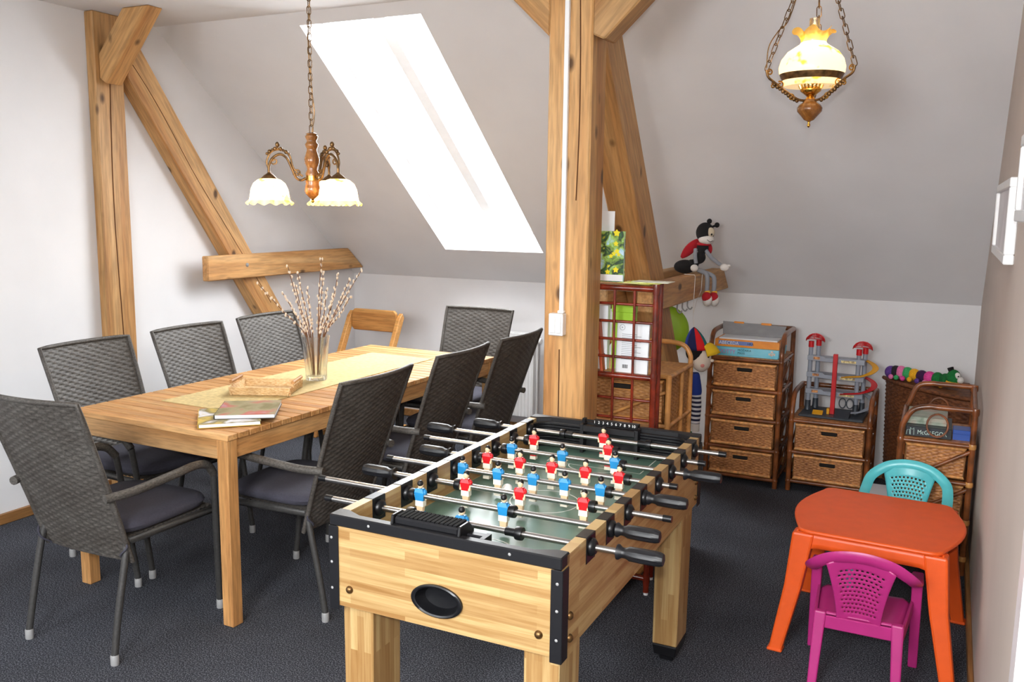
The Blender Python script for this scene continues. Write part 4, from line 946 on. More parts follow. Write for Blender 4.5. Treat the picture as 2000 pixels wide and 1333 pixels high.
# on top of the rack
m_pict = M_print('picture_book_cover', [(240, 226, 40), (60, 110, 60), (36, 60, 48), (150, 190, 80), (170, 214, 236), (236, 244, 250)], 22)
zt = RT+0.0035
t = thing('picture_book', 'upright picture book with yellow flowers on its cover, standing on the rack', 'book', (-1.245, 3.44, zt), 0.0)
part('cover', MB().box(-0.085, 0.062, -0.004, -0.002, 0, 0.205), m_pict, t); part('pages', MB().box(-0.083, 0.06, -0.002, 0.012, 0, 0.203), m_page, t); part('back_cover', MB().box(-0.085, 0.062, 0.012, 0.014, 0, 0.205), m_pict, t)
fl = MB()
for cx, cz, r in ((0.02, 0.115, 0.011), (0.033, 0.125, 0.012), (0.008, 0.105, 0.010), (0.04, 0.112, 0.010), (0.03, 0.198, 0.016), (0.028, 0.155, 0.012), (-0.005, 0.04, 0.012), (0.03, 0.05, 0.014)):
    fl.lathe([(r, 0), (r*0.9, 0.0006), (0, 0.0008)], 10, (cx, -0.0042, cz), 'y', lambda rr, h, th, i: (rr*(0.8+0.2*math.cos(5*th)), -h))
part('printed_flowers', fl, M_plain('flower_yellow', (236, 222, 30), 0.5), t)['kind'] = 'stuff'
part('label_strip', MB().box(-0.04, 0.06, -0.0046, -0.004, 0.004, 0.03), m_paper, t)
tag(part('white_card', MB().box(-0.06, 0.0, -0.002, 0.0, 0, 0.285), m_paper, None, loc=(-1.245, 3.485, zt), rot=(-0.03, 0, 0), bevel=0.0005), 'tall white card standing behind the picture book on rack', 'card')
cols = [(226, 230, 120), (214, 222, 170), (238, 236, 96), (190, 206, 90), (230, 232, 200)]
for i in range(5):
    tag(part('leaflet', MB().box(-0.075, 0.075, -0.05, 0.05, 0, 0.0016), M_plain('leaflet_print_%d' % i, cols[i], 0.5, var=0.2, scale=30), None, loc=(-1.115+0.014*i, 3.445+0.006*(i % 2), zt+0.0018*i), rot=(0, 0, 0.12*((i*3) % 5-2))), 'yellow-green leaflet in the fanned pile on the red rack', 'leaflet', 'leaflets fanned out on the rack')

# game boxes on the tall drawer unit
m_og = M_print('orange_game_print', [(232, 140, 40), (240, 150, 50), (226, 130, 40)], 12); m_bl = M_print('sky_blue_game_print', [(90, 186, 214), (120, 206, 228), (150, 214, 232)], 8)
m_magenta = M_plain('magenta_print', (206, 120, 190), 0.5); m_blk = M_plain('black_print', (24, 26, 30), 0.5); m_lblue = M_plain('lilac_print', (110, 130, 190), 0.5)
zg = 0.7415
t = thing('game_box', 'light blue mosaic game box at the bottom on the drawer unit', 'game box', (-1.0, 5.235, zg), 0.0)
part('box_base', MB().box(-0.172, 0.172, -0.13, 0.13, 0, 0.036), m_bl, t, bevel=0.001); part('box_lid', MB().box(-0.174, 0.174, -0.132, 0.132, 0.010, 0.050), m_bl, t, bevel=0.001)
text('box_title', 'DOTTY', 0.034, m_magenta, t, (-0.165, -0.1328, 0.013), (PI/2, 0, 0), sx=0.85); text('box_subtitle', 'MOZAIKA', 0.017, m_blk, t, (-0.055, -0.1328, 0.031), (PI/2, 0, 0)); text('box_subtitle', 'MAXI', 0.017, m_blk, t, (-0.055, -0.1328, 0.014), (PI/2, 0, 0))
pc = MB()
for cx, cz in ((0.118, 0.02), (0.13, 0.032), (0.142, 0.02), (0.128, 0.016)): pc.box(cx, cx+0.013, -0.1332, -0.132, cz, cz+0.012)
part('printed_picture', pc, M_print('tiny_print', [(200, 60, 50), (230, 220, 200), (40, 60, 130)], 60), t)['kind'] = 'stuff'
zg2 = zg+0.0505
t = thing('game_box', 'open orange letter game box with its grey lid tipped up', 'game box', (-1.005, 5.245, zg2), 0.0)
part('box_base', MB().box(-0.185, 0.178, -0.125, 0.125, 0, 0.042), m_og, t, bevel=0.001)
part('contents', MB().box(-0.165, 0.165, -0.118, 0.118, 0.042, 0.05), m_paper, t, bevel=0.002)
part('blue_band', MB().box(-0.165, 0.03, -0.1258, -0.125, 0.012, 0.034), m_lblue, t)
text('box_title', 'ABECEDA', 0.026, m_paper, t, (-0.162, -0.1264, 0.0135), (PI/2, 0, 0)); text('box_subtitle', 'HRA', 0.018, m_blk, t, (0.0, -0.1264, 0.016), (PI/2, 0, 0))
m_greycard = M_plain('grey_cardboard', (150, 150, 152), 0.7, var=0.04)
part('lid', MB().hexa([(-0.175, 0.02, 0.052), (0.17, 0.02, 0.052), (0.17, 0.026, 0.052), (-0.175, 0.026, 0.052), (-0.195, 0.10, 0.118), (0.175, 0.10, 0.108), (0.175, 0.106, 0.108), (-0.195, 0.106, 0.118)]), m_greycard, t, label='grey inside of the raised lid')
for x in (-0.10, 0.06): part('lid_tab', MB().box(x-0.03, x+0.03, 0.094, 0.108, 0.108, 0.1205), m_og, t, bevel=0.003)

# pictures on the right wall
def frame(label, y0, y1, z0, z1):
    t = thing('framed_picture', label, 'picture', (XR-0.0005, (y0+y1)/2, (z0+z1)/2)); a, b = (y1-y0)/2, (z1-z0)/2
    fr = MB(); w = 0.03
    for q in ((-a, a, -b, -b+w), (-a, a, b-w, b), (-a, -a+w, -b+w, b-w), (a-w, a, -b+w, b-w)): part('frame_bar', MB().box(-0.03, 0, *q), m_white, t, bevel=0.003)
    part('picture', MB().box(-0.018, -0.002, -a+w, a-w, -b+w, b-w), M_plain('pale_picture', (226, 222, 226), 0.4, var=0.05, scale=6), t)
frame('long white-framed picture on the beige wall above the rattan shelf', 3.12, 4.08, 1.415, 1.68)
frame('white-framed picture hanging higher on the beige wall near the door frame', 2.03, 2.76, 1.55, 1.775)
# ---------------------------------------------------------------- toys
def cam_pt(px, py, depth):
    """point seen at a pixel at a given distance along the viewing axis"""
    d = fw*FPX + rt*(px-1000) - up*(py-666.5); return CAM + d*(depth/FPX)
m_felt_k = M_plain('black_plush', (24, 22, 24), 0.95, bump=0.4, bscale=300); m_felt_w = M_plain('white_plush', (222, 216, 210), 0.95, bump=0.4, bscale=300)
m_felt_r = M_plain('red_plush', (170, 20, 34), 0.9, bump=0.4, bscale=300); m_felt_g = M_plain('grey_plush', (140, 142, 148), 0.95, bump=0.4, bscale=300)
m_felt_y = M_plain('yellow_plush', (232, 176, 60), 0.9, bump=0.3, bscale=300); m_eye = M_plain('beige_felt', (196, 182, 158), 0.9)
# plush beetle sitting on the clamp beam; local x = to the side of the viewer, y = away
t = thing('plush_beetle', 'plush black beetle with red wings sitting on the spruce beam', 'soft toy', (-1.262, 4.90, 1.2225), YAW)
U = 0.00283
def bp(px, py, d=0.0): return ((px-1377)*U, d, (520-py)*U)
part('abdomen', MB().ball(bp(1356, 508, 0.02), (0.062, 0.05, 0.038), 18, 12), m_felt_k, t, True)
part('body', MB().tube(spline([bp(1364, 508, 0.0), bp(1374, 500, 0.0), bp(1382, 489, -0.01), bp(1386, 476, -0.01), bp(1388, 463, -0.01)], 6), [0.020+0.013*abs(math.sin(0.5+k*0.36)) for k in range(25)], 16), m_felt_k, t, True)
h = part('head', MB().ball(bp(1390, 441, -0.015), (0.050, 0.046, 0.056), 22, 14), m_felt_k, t, True)
part('muzzle', MB().ball(bp(1392, 454, -0.030), (0.044, 0.040, 0.028), 20, 12), m_felt_w, h, True)
part('mouth', MB().tube(spline([bp(1390, 454, -0.0735), bp(1396, 458, -0.0705), bp(1402, 456, -0.066)], 5), 0.0015, 5), m_felt_k, h)
part('eye', MB().ball(bp(1398, 440, -0.052), (0.021, 0.012, 0.027), 16, 10), m_eye, h, True); part('pupil', MB().ball(bp(1399, 444, -0.063), (0.005, 0.004, 0.006), 10, 8), m_felt_k, h, True)
for a, b in (((1393, 426), (1397, 419)), ((1402, 430), (1412, 426))):
    part('antenna', MB().tube([bp(*a, -0.015), bp(*b, -0.02)], 0.006, 8), m_felt_k, h, True); part('antenna_tip', MB().ball(bp(*b, -0.02), 0.0145, 12, 8), m_felt_k, h, True)
def leaf(a, b, w, bulge, mat, name):
    A, B = Vector(a), Vector(b); d = B-A; n = Vector((-d.z, 0, d.x)).normalized()
    def fn(u, v):
        s = math.sin(PI*min(1, u*0.86+0.10))**0.7*w; q = (v-0.5)*2
        p = A+d*u+n*(q*s); p.y += -bulge*(1-q*q)*math.sin(PI*u); return p
    return part(name, MB().grid(fn, 12, 8), mat, t, True, solid=0.008)
leaf(bp(1381, 456, 0.03), bp(1350, 491, 0.05), 0.026, 0.01, m_felt_r, 'wing'); leaf(bp(1396, 460, 0.02), bp(1404, 482, 0.02), 0.020, 0.006, m_felt_r, 'wing')
part('collar', MB().tube([(bp(1389, 462)[0]+0.030*math.cos(q*PI/8), -0.012+0.030*math.sin(q*PI/8), bp(1389, 463)[2]) for q in range(16)], 0.009, 8, closed=True), m_felt_r, t, True)
part('arm', MB().tube(spline([bp(1372, 473, -0.03), bp(1370, 485, -0.05), bp(1372, 500, -0.055)], 5), 0.011, 10), m_felt_g, t, True); part('hand', MB().ball(bp(1369, 509, -0.058), (0.022, 0.016, 0.020), 14, 10), m_felt_w, t, True)
part('arm', MB().tube(spline([bp(1392, 475, -0.03), bp(1402, 489, -0.05), bp(1419, 502, -0.06)], 5), 0.011, 10), m_felt_g, t, True)
hd = part('hand', MB().ball(bp(1427, 507, -0.06), (0.025, 0.018, 0.020), 14, 10), m_felt_w, t, True); part('thumb', MB().ball(bp(1434, 504, -0.064), (0.014, 0.009, 0.009), 10, 8), m_felt_w, hd, True)
for k1, k2, an, dd in (((1391, 519), (1393, 530), (1393, 552), 0.0), ((1404, 523), (1408, 532), (1408, 553), 0.02)):
    part('leg', MB().tube(spline([bp(1378, 513, -0.03), bp(*k1, -0.07+dd), bp(*k2, -0.085+dd), bp(*an, -0.085+dd)], 6), 0.0125, 10), m_felt_g, t, True)
    sh = part('shoe', MB().ball(bp(an[0]+1, an[1]+17, -0.095+dd), (0.026, 0.034, 0.036), 16, 12), m_felt_w, t, True)
    part('shoe_upper', MB().ball(bp(an[0]-1, an[1]+12, -0.098+dd), (0.0255, 0.033, 0.030), 16, 12), m_felt_r, sh, True); part('sock', MB().ball(bp(an[0]+1, an[1]+3, -0.088+dd), (0.017, 0.018, 0.012), 12, 8), m_felt_y, sh, True)

# hanging cloth puppet
PD = 4.80
pc0 = cam_pt(1366, 700, PD)
t = thing('hanging_puppet', 'cloth puppet in striped trousers hanging on a cord from the beam', 'puppet', pc0, YAW)
U2 = PD/FPX
def pp(px, py, d=0.0): return ((px-1366)*U2, d, (700-py)*U2)
m_blue = M_plain('blue_felt', (36, 62, 150), 0.9); m_dkb = M_plain('navy_felt', (28, 34, 84), 0.9); m_tealf = M_plain('petrol_felt', (20, 108, 108), 0.9); m_redf = M_plain('red_felt', (216, 24, 30), 0.85); m_yelf = M_plain('yellow_felt', (232, 190, 30), 0.85)
m_face = M_plain('cream_cloth', (236, 222, 206), 0.9); m_cheek = M_plain('rosy_cheek', (232, 150, 140), 0.9); m_green = M_plain('green_cloth', (16, 110, 66), 0.9)
h = part('head', MB().ball(pp(1370, 702, 0), (0.053, 0.050, 0.070), 20, 14), m_face, t, True)
part('hair', MB().ball(pp(1358, 688, 0.006), (0.052, 0.052, 0.056), 18, 12), m_felt_k, h, True)
part('cheek', MB().ball(pp(1369, 712, -0.047), (0.011, 0.004, 0.010), 10, 8), m_cheek, h, True); part('eye', MB().ball(pp(1380, 692, -0.044), (0.006, 0.006, 0.014), 10, 8), m_felt_k, h, True); part('nose', MB().ball(pp(1389, 703, -0.026), (0.010, 0.010, 0.009), 10, 8), m_face, h, True)
part('ear', MB().ball(pp(1350, 706, -0.030), (0.010, 0.008, 0.014), 10, 8), m_face, h, True)
tip = Vector(pp(1353, 639, 0)); base = Vector(pp(1360, 682, 0))
def cap_panel(a0, a1, mat, low=0.0):
    def fn(u, v):
        a = math.radians(a0+(a1-a0)*u); r = 0.060*math.sin(PI/2*min(1, v))**0.75
        c = tip.lerp(base, v); return (c.x+r*math.cos(a), c.y+r*math.sin(a), c.z-low*v*v*0.02)
    return part('cap_panel', MB().grid(fn, 8, 10), mat, h, True, solid=0.004)
cap_panel(-150, -100, m_dkb); cap_panel(-100, -52, m_redf); cap_panel(-52, 20, m_tealf); cap_panel(20, 110, m_blue); cap_panel(110, 210, m_blue)
def visor(u, v):
    a = math.radians(-75+110*u); r = 0.052+0.062*v
    c = Vector(pp(1364, 676, 0)); return (c.x+r*math.cos(a), c.y+r*math.sin(a)*0.75, c.z+0.012*math.cos((u-0.5)*PI)-0.05*v*v+0.006)
part('visor', MB().grid(visor, 12, 6), m_yelf, h, True, solid=0.006)
part('jumper', MB().tube(spline([pp(1355, 730), pp(1357, 744), pp(1361, 760), pp(1362, 772)], 4), [0.030, 0.034, 0.036, 0.036, 0.036, 0.036, 0.035, 0.034, 0.033, 0.033, 0.033, 0.032, 0.030], 14), m_blue, t, True)
m_strN = M_stripes('navy_white_stripes', (26, 30, 62), (226, 226, 230), 0.0245)
part('trousers', MB().tube(spline([pp(1361, 768), pp(1364, 795), pp(1363, 830)], 8), [0.029-0.0002*k for k in range(17)], 14), m_strN, t, True)
part('cuff', MB().tube([pp(1363, 829), pp(1363, 846)], 0.025, 14), m_felt_w, t, True)
part('sleeve', MB().tube(spline([pp(1350, 730, 0.01), pp(1346, 755, 0.02), pp(1347, 775, 0.02)], 5), 0.016, 10), m_strN, t, True)
part('satchel', MB().cbox(pp(1351, 826, 0.045), (0.055, 0.012, 0.16)), m_green, t, bevel=0.004)
topc = Vector(t.location)
Rz = Matrix.Rotation(-YAW, 3, 'Z')
def w2l(p): return Rz @ (Vector(p)-topc)
cpath = [tip, w2l((-1.217, 4.70, 1.02)), w2l((-1.2195, 4.71, 1.10)), w2l((-1.2195, 4.72, 1.215)), w2l((-1.225, 4.725, 1.2245)), w2l((-1.285, 4.74, 1.2245))]
part('cord', MB().tube(cpath, 0.0018, 6), m_felt_w, t)
part('cord', MB().tube([w2l((-1.217, 4.70, 1.02)), w2l((-1.225, 4.80, 1.086)), w2l((-1.2195, 4.86, 1.13)), w2l((-1.2195, 4.87, 1.22))], 0.0016, 6), m_felt_w, t)

# green plastic disc and hooks under the beam
dc = cam_pt(1297, 645, 5.02)
t = thing('plastic_disc', 'lime green plastic throwing disc hanging behind the leaning brace', 'throwing disc', dc, YAW-0.15)
part('disc', MB().lathe([(0.0, 0.012), (0.09, 0.012), (0.12, 0.006), (0.135, -0.010), (0.139, -0.022), (0.134, -0.022), (0.128, -0.010), (0.0, 0.004)], 40), m_lime, t, True, rot=(PI/2, 0, 0))
part('hanging_cord', MB().tube([(0.0, 0.03, 0.10), (0.0, 0.02, 0.17)], 0.002, 5), m_felt_w, t)
for i in range(3):
    t = thing('coat_hook', 'small grey hook screwed under the beam near the puppet', 'hook', (-1.25, 4.50+0.10*i, zc0-0.0005), 0, 'hooks under the beam')
    part('plate', MB().box(-0.012, 0.012, -0.015, 0.015, -0.004, 0), m_alu, t); part('prong', MB().tube(spline([(0, 0, -0.003), (0, 0, -0.035), (0.015, 0, -0.05), (0.026, 0, -0.038)], 5), 0.004, 8), m_alu, t, True)

# toy parking garage on the low drawer unit
m_tgrey = M_plain('grey_toy_plastic', (150, 156, 168), 0.4); m_tdark = M_plain('slate_toy_plastic', (58, 64, 72), 0.4); m_tred = M_plain('red_toy_plastic', (206, 26, 34), 0.35); m_tyel = M_plain('yellow_toy_plastic', (232, 166, 26), 0.35)
GZ0 = 0.4195
t = thing('toy_garage', 'grey toy parking garage with red lift and coloured spiral ramps', 'toy garage', (-0.535, 5.30, GZ0), -0.03); t.scale = (1, 1, 1.07)
part('base', MB().box(-0.17, 0.175, -0.15, 0.11, 0, 0.014), m_tdark, t, bevel=0.004)
part('base_ramp', MB().hexa([(0.02, -0.16, 0.0145), (0.10, -0.16, 0.0145), (0.10, -0.07, 0.0145), (0.02, -0.07, 0.0145), (0.02, -0.159, 0.016), (0.10, -0.159, 0.016), (0.10, -0.07, 0.045), (0.02, -0.07, 0.045)]), m_tdark, t, bevel=0.002)
PX = ((-0.145, 0.0), (-0.115, 0.075), (0.115, 0.0), (0.14, 0.075))
for i, (x, y) in enumerate(PX):
    zt_ = 0.375 if x < 0 else 0.350
    p = part('column', MB().lathe([(0.014, 0.0145), (0.013, 0.06), (0.0125, zt_)], 14, (x, y, 0)), m_tgrey, t, True)
    part('column_foot', MB().lathe([(0.020, 0.0142), (0.0165, 0.03), (0.0155, 0.065), (0.0135, 0.066)], 14, (x, y, 0)), m_tdark, p, True)
    part('column_cap', MB().lathe([(0.0155, zt_-0.02), (0.0155, zt_+0.012), (0.0, zt_+0.013)], 14, (x, y, 0)), m_tred, p, True)
for xc, yc, zt_ in ((-0.13, 0.038, 0.382), (0.128, 0.038, 0.357)):
    rb = MB(); n = 9
    for i in range(n):
        a = PI*i/(n-1); rb.tube([(xc-0.052*math.cos(f)*1.0, yc+0.045*math.cos(a)*math.sin(f)*1.1, zt_+0.042*math.sin(f)*(0.45+0.55*math.sin(a))) for f in [PI*q/8 for q in range(9)]], 0.0022, 5)
    for q in (2, 4, 6):
        f = PI*q/8; rb.tube([(xc-0.052*math.cos(f), yc+0.045*math.cos(PI*i/8)*math.sin(f)*1.1, zt_+0.042*math.sin(f)*(0.45+0.55*math.sin(PI*i/8))) for i in range(9)], 0.0022, 5)
    o = part('helipad_net', rb, m_tred, t, True); o['kind'] = 'stuff'
for i, z in enumerate((0.115, 0.205, 0.295)):
    d = part('parking_deck', MB().box(-0.155, 0.15, -0.02, 0.095, z, z+0.006), m_tgrey, t, bevel=0.002)
    part('deck_edge', MB().prism([(-0.158, z-0.008), (-0.02, z-0.012), (0.15, z-0.014), (0.15, z+0.014), (-0.06, z+0.009), (-0.07, z+0.018), (-0.158, z+0.018)], -0.026, -0.0205, 'y'), m_tgrey, d, bevel=0.001)
    part('deck_sticker', MB().box(-0.125, -0.09, -0.0268, -0.026, z-0.002, z+0.012), M_plain('sticker_print_%d' % i, (226, 120, 70), 0.5, var=0.5, scale=90), d)
    part('deck_sticker', MB().box(0.025, 0.105, -0.0268, -0.026, z-0.009, z+0.004), M_plain('sticker_print_b%d' % i, (214, 170, 120), 0.5, var=0.4, scale=90), d)
part('lift_tower', MB().box(-0.012, 0.012, -0.075, -0.050, 0.0145, 0.335), m_tred, t, bevel=0.002)
part('lift_platform', MB().box(-0.028, -0.0125, -0.085, -0.045, 0.0145, 0.045), m_tyel, t, bevel=0.002)
part('landing_mat', MB().hexa([(-0.10, -0.12, 0.0142), (-0.045, -0.12, 0.0142), (-0.045, -0.085, 0.0142), (-0.10, -0.085, 0.0142), (-0.10, -0.12, 0.017), (-0.045, -0.12, 0.017), (-0.045, -0.085, 0.032), (-0.10, -0.085, 0.032)]), m_tyel, t)
for z1, z0, mt in ((0.295, 0.215, m_tyel), (0.205, 0.125, m_tred), (0.115, 0.022, m_tgrey)):
    def ramp(u, v):
        a = math.radians(80-200*u); r = 0.055+0.032*v
        zz = z1+(z0-z1)*u
        return (0.135+r*math.cos(a)-(0.055 if u > 0.85 else 0)*(u-0.85)/0.15, -0.005+r*math.sin(a)*0.95, zz+(0.004 if v > 0.9 or v < 0.1 else 0))
    part('spiral_ramp', MB().grid(ramp, 26, 8), mt, t, True, solid=0.003)
for x in (0.048, 0.088): part('arch_ring', MB().tube([(x+0.018*math.cos(q*PI/10), -0.03, 0.072+0.026*math.sin(q*PI/10)) for q in range(20)], 0.003, 6, closed=True), m_tdark, t, True)


# plush caterpillar lying on the hamper lid
zl0 = 0.6265
t = thing('plush_caterpillar', 'knitted caterpillar in coloured segments lying on the dark hamper', 'soft toy', (-0.075, 5.44, zl0), 0)
seg = [((96, 60, 140), 'purple'), ((40, 34, 40), 'black'), ((232, 120, 170), 'pink'), ((60, 164, 96), 'green'), ((236, 168, 30), 'yellow'), ((62, 24, 70), 'plum'), ((222, 70, 150), 'magenta'), ((18, 112, 50), 'dark_green'), ((20, 100, 46), 'forest')]
knit = {n: M_plain('knit_'+n, c, 0.95, var=0.12, scale=200, bump=0.6, bscale=250) for c, n in seg}
pts = spline([(-0.185, 0.065, 0.033), (-0.13, 0.045, 0.038), (-0.06, 0.015, 0.037), (0.02, -0.035, 0.036), (0.10, -0.085, 0.036)], 2)
for i, ((c, n), p) in enumerate(zip(seg, pts)):
    part('segment', MB().ball(p, (0.033, 0.037, 0.036+0.003*math.sin(i)), 16, 10), knit[n], t, True)
footc = ['purple', 'pink', 'green', 'magenta', 'yellow', 'purple', 'pink', 'green', 'yellow']
for i in range(1, 9):
    p = Vector(pts[i]); part('foot', MB().ball((p.x-0.022, p.y-0.046, 0.0145), 0.0145, 10, 8), knit[footc[i]], t, True)
h = part('head', MB().ball((0.138, -0.112, 0.058), (0.037, 0.038, 0.046), 18, 12), knit['dark_green'], t, True)
part('collar', MB().ball((0.135, -0.110, 0.030), (0.038, 0.039, 0.026), 16, 10), knit['yellow'], h, True)
part('muzzle', MB().ball((0.172, -0.132, 0.052), (0.020, 0.022, 0.018), 14, 10), m_felt_w, h, True); part('eye_patch', MB().ball((0.156, -0.137, 0.075), (0.016, 0.014, 0.018), 12, 8), m_felt_w, h, True); part('pupil', MB().ball((0.160, -0.150, 0.074), 0.004, 8, 6), m_felt_k, h, True)
for dx, dy in ((-0.016, 0.0), (-0.008, 0.02)): part('ear', MB().tube([(0.138+dx, -0.112+dy, 0.09), (0.13+dx, -0.112+dy, 0.112)], [0.010, 0.012], 10), m_felt_k, h, True)

# ---------------------------------------------------------------- lamps
def opal(name, tint, rim):
    k = NT(name); d = k.add('ShaderNodeBsdfDiffuse'); tr = k.add('ShaderNodeBsdfTranslucent'); x = k.add('ShaderNodeMixShader'); x.inputs[0].default_value = 0.72
    g = k.add('ShaderNodeBsdfGlossy', i_Roughness=0.12); y = k.add('ShaderNodeMixShader'); y.inputs[0].default_value = 0.06
    n = k.add('ShaderNodeTexNoise', i_Scale=26.0, i_Detail=2.0); k.link(k.coords(), n.inputs['Vector'])
    c = k.ramp(n.outputs[0], [(0.0, tint), (0.56, tint), (0.66, rim)])
    for q in (d, tr): k.link(c, q.inputs[0])
    k.link(d.outputs[0], x.inputs[1]); k.link(tr.outputs[0], x.inputs[2]); k.link(x.outputs[0], y.inputs[1]); k.link(g.outputs[0], y.inputs[2]); k.link(y.outputs[0], k.out.inputs[0]); return k.m
m_opal = opal('opal_glass', (255, 244, 218), (238, 200, 84)); m_rim = opal('amber_glass_rim', (248, 206, 110), (238, 164, 60))
m_bulb = M_emit('glowing_bulb', (255, 214, 150), 12)
LAMPC = (1.0, 0.80, 0.54)
def link_mesh(L, w, r):
    pa = [(w/2*math.cos(a), 0, L/2*math.sin(a)) if False else (w/2*math.cos(a), 0, (L/2-w/2)*(1 if math.sin(a) > 0 else -1)+w/2*math.sin(a)) for a in [2*PI*(q+0.5)/14 for q in range(14)]]
    return MB().tube(pa, r, 5, closed=True).mesh('chain_link', m_brass, True)
def chain(parent, a, b, L, me):
    a, b = Vector(a), Vector(b); n = max(1, round((b-a).length/(L*0.78))); d = (b-a).normalized(); q0 = d.to_track_quat('Z', 'X')
    for i in range(n):
        o = obj('chain_link', me, parent, a.lerp(b, (i+0.5)/n)); o.rotation_mode = 'QUATERNION'
        o.rotation_quaternion = q0 @ Matrix.Rotation(PI/2*(i % 2)+0.3, 4, 'Z').to_quaternion()
# chandelier over the table
CD = 2.9; u3 = CD/FPX
cc = cam_pt(611, 395, CD)
t = thing('chandelier', 'three-armed turned wood and brass chandelier with ruffled glass shades', 'lamp', cc, YAW+0.32)
bh = lambda py: (395-py)*u3*1.01
part('turned_stem', MB().lathe([(0.0, bh(390)), (0.006, bh(389)), (0.012, bh(386)), (0.022, bh(380)), (0.0265, bh(374)), (0.0235, bh(366)), (0.0215, bh(360)), (0.0225, bh(357)), (0.0215, bh(354))], 24), m_turned, t, True)
part('brass_collar', MB().lathe([(0.0213, bh(354.2)), (0.0213, bh(345))], 24), m_brassb, t, True)
part('turned_column', MB().lathe([(0.0213, bh(344.8)), (0.022, bh(341)), (0.016, bh(333)), (0.019, bh(327)), (0.0235, bh(321)), (0.0245, bh(314)), (0.020, bh(305)), (0.0165, bh(298)), (0.0165, bh(294)), (0.020, bh(290)), (0.0215, bh(286)), (0.0165, bh(282)), (0.0155, bh(279)), (0.020, bh(274)), (0.0205, bh(270)), (0.016, bh(268)), (0.0185, bh(266)), (0.008, bh(263))], 24), m_turned, t, True)
part('finial', MB().lathe([(0.0, bh(397)), (0.005, bh(395)), (0.006, bh(393)), (0.004, bh(391)), (0.006, bh(389.5))], 12), m_brassb, t, True)
hook_z = bh(263)
me_l = link_mesh(0.026, 0.013, 0.0014)
chain(t, (0, 0, hook_z), (0, 0, ZC-0.03-cc.z), 0.026, me_l)
part('ceiling_canopy', MB().lathe([(0.004, ZC-0.045-cc.z), (0.025, ZC-0.03-cc.z), (0.045, ZC-0.001-cc.z)], 24), m_brass, t, True)
part('wire', MB().tube(spline([(0.002, 0.004, hook_z), (0.011, 0.004, hook_z+0.06), (0.004, 0.005, hook_z+0.14), (-0.004, 0.005, hook_z+0.28), (0.004, 0.005, hook_z+0.45), (0.003, 0.004, ZC-0.04-cc.z)], 6), 0.0016, 5), m_brass, t, True)
def shade_mesh():
    pr = [(0.022, 0.079), (0.036, 0.074), (0.050, 0.062), (0.058, 0.044), (0.0615, 0.022), (0.064, 0.010)]
    return MB().lathe(pr, 48, caps=False).mesh('glass_shade', m_opal, True)
def ruffle_mesh():
    def rf(r, h, th, i): k = i/3; return (r+0.0035*k*math.cos(12*th), h+0.004*k*math.cos(12*th+0.6))
    return MB().lathe([(0.064, 0.010), (0.067, 0.006), (0.0705, 0.001), (0.0725, -0.003)], 72, rf=rf, caps=False).mesh('ruffled_rim', m_rim, True)
me_sh, me_ru = shade_mesh(), ruffle_mesh()
z_s = bh(398); Rarm = 0.135
def sub(o): return o
for k, ang in enumerate((180, -60, 60)):
    a = math.radians(ang); dx, dy = math.cos(a), math.sin(a)
    P3 = lambda r, z: (r*dx, r*dy, z)
    zc_ = bh(350)
    arm = part('scroll_arm', MB().tube(spline([P3(0.021, zc_), P3(0.036, zc_-0.006), P3(0.052, zc_+0.004), P3(0.066, zc_+0.036), P3(0.080, zc_+0.064), P3(0.10, zc_+0.074), P3(0.122, zc_+0.062), P3(Rarm, zc_+0.036), P3(Rarm, z_s+0.086)], 6), 0.0042, 8), m_brass, t, True)
    def spiral(rc, zc2, r0, turns, sgn, a0):
        return [P3(rc+sgn*r0*(1-0.75*q/24)*math.cos(a0+turns*2*PI*q/24), zc2+r0*(1-0.75*q/24)*math.sin(a0+turns*2*PI*q/24)) for q in range(25)]
    part('scroll', MB().tube(spiral(0.047, zc_+0.016, 0.013, 1.3, 1, -0.5), 0.0024, 6), m_brass, arm, True)
    part('scroll', MB().tube(spiral(0.118, zc_+0.052, 0.013, 1.3, -1, 1.6), 0.0024, 6), m_brass, arm, True)
    part('outer_scroll', MB().tube(spline([P3(0.030, zc_+0.006), P3(0.058, zc_+0.030), P3(0.070, zc_+0.070), P3(0.092, zc_+0.088), P3(0.125, zc_+0.082), P3(0.141, zc_+0.052), P3(0.137, zc_+0.03)], 6), 0.0030, 6), m_brass, arm, True)
    cr = MB()
    for q in range(9): cr.ball(P3(0.072+q*0.0085, zc_+0.075+0.017*math.sin(PI*q/8)), 0.0048+0.002*(q % 2), 8, 6)
    cr.ball(P3(0.107, zc_+0.104), (0.007, 0.005, 0.009), 8, 6)
    part('leaf_crest', cr, m_brass, arm, True)['kind'] = 'stuff'
    cap_ = part('shade_holder', MB().lathe([(0.004, 0.098), (0.007, 0.094), (0.016, 0.088), (0.025, 0.079), (0.026, 0.075)], 20, P3(Rarm, z_s)), m_brass, arm, True)
    sp = P3(Rarm, z_s)
    sh = obj('glass_shade', me_sh, t, sp, (0, 0, k*0.7)); obj('ruffled_rim', me_ru, sh, (0, 0, 0))
    bl = part('bulb', MB().ball((sp[0], sp[1], sp[2]+0.040), (0.018, 0.018, 0.024), 14, 10), m_bulb, t, True)
    lt = light('chandelier_bulb_light', 'POINT', (sp[0], sp[1], sp[2]+0.010), 3.4, LAMPC, 0.016); lt.parent = t
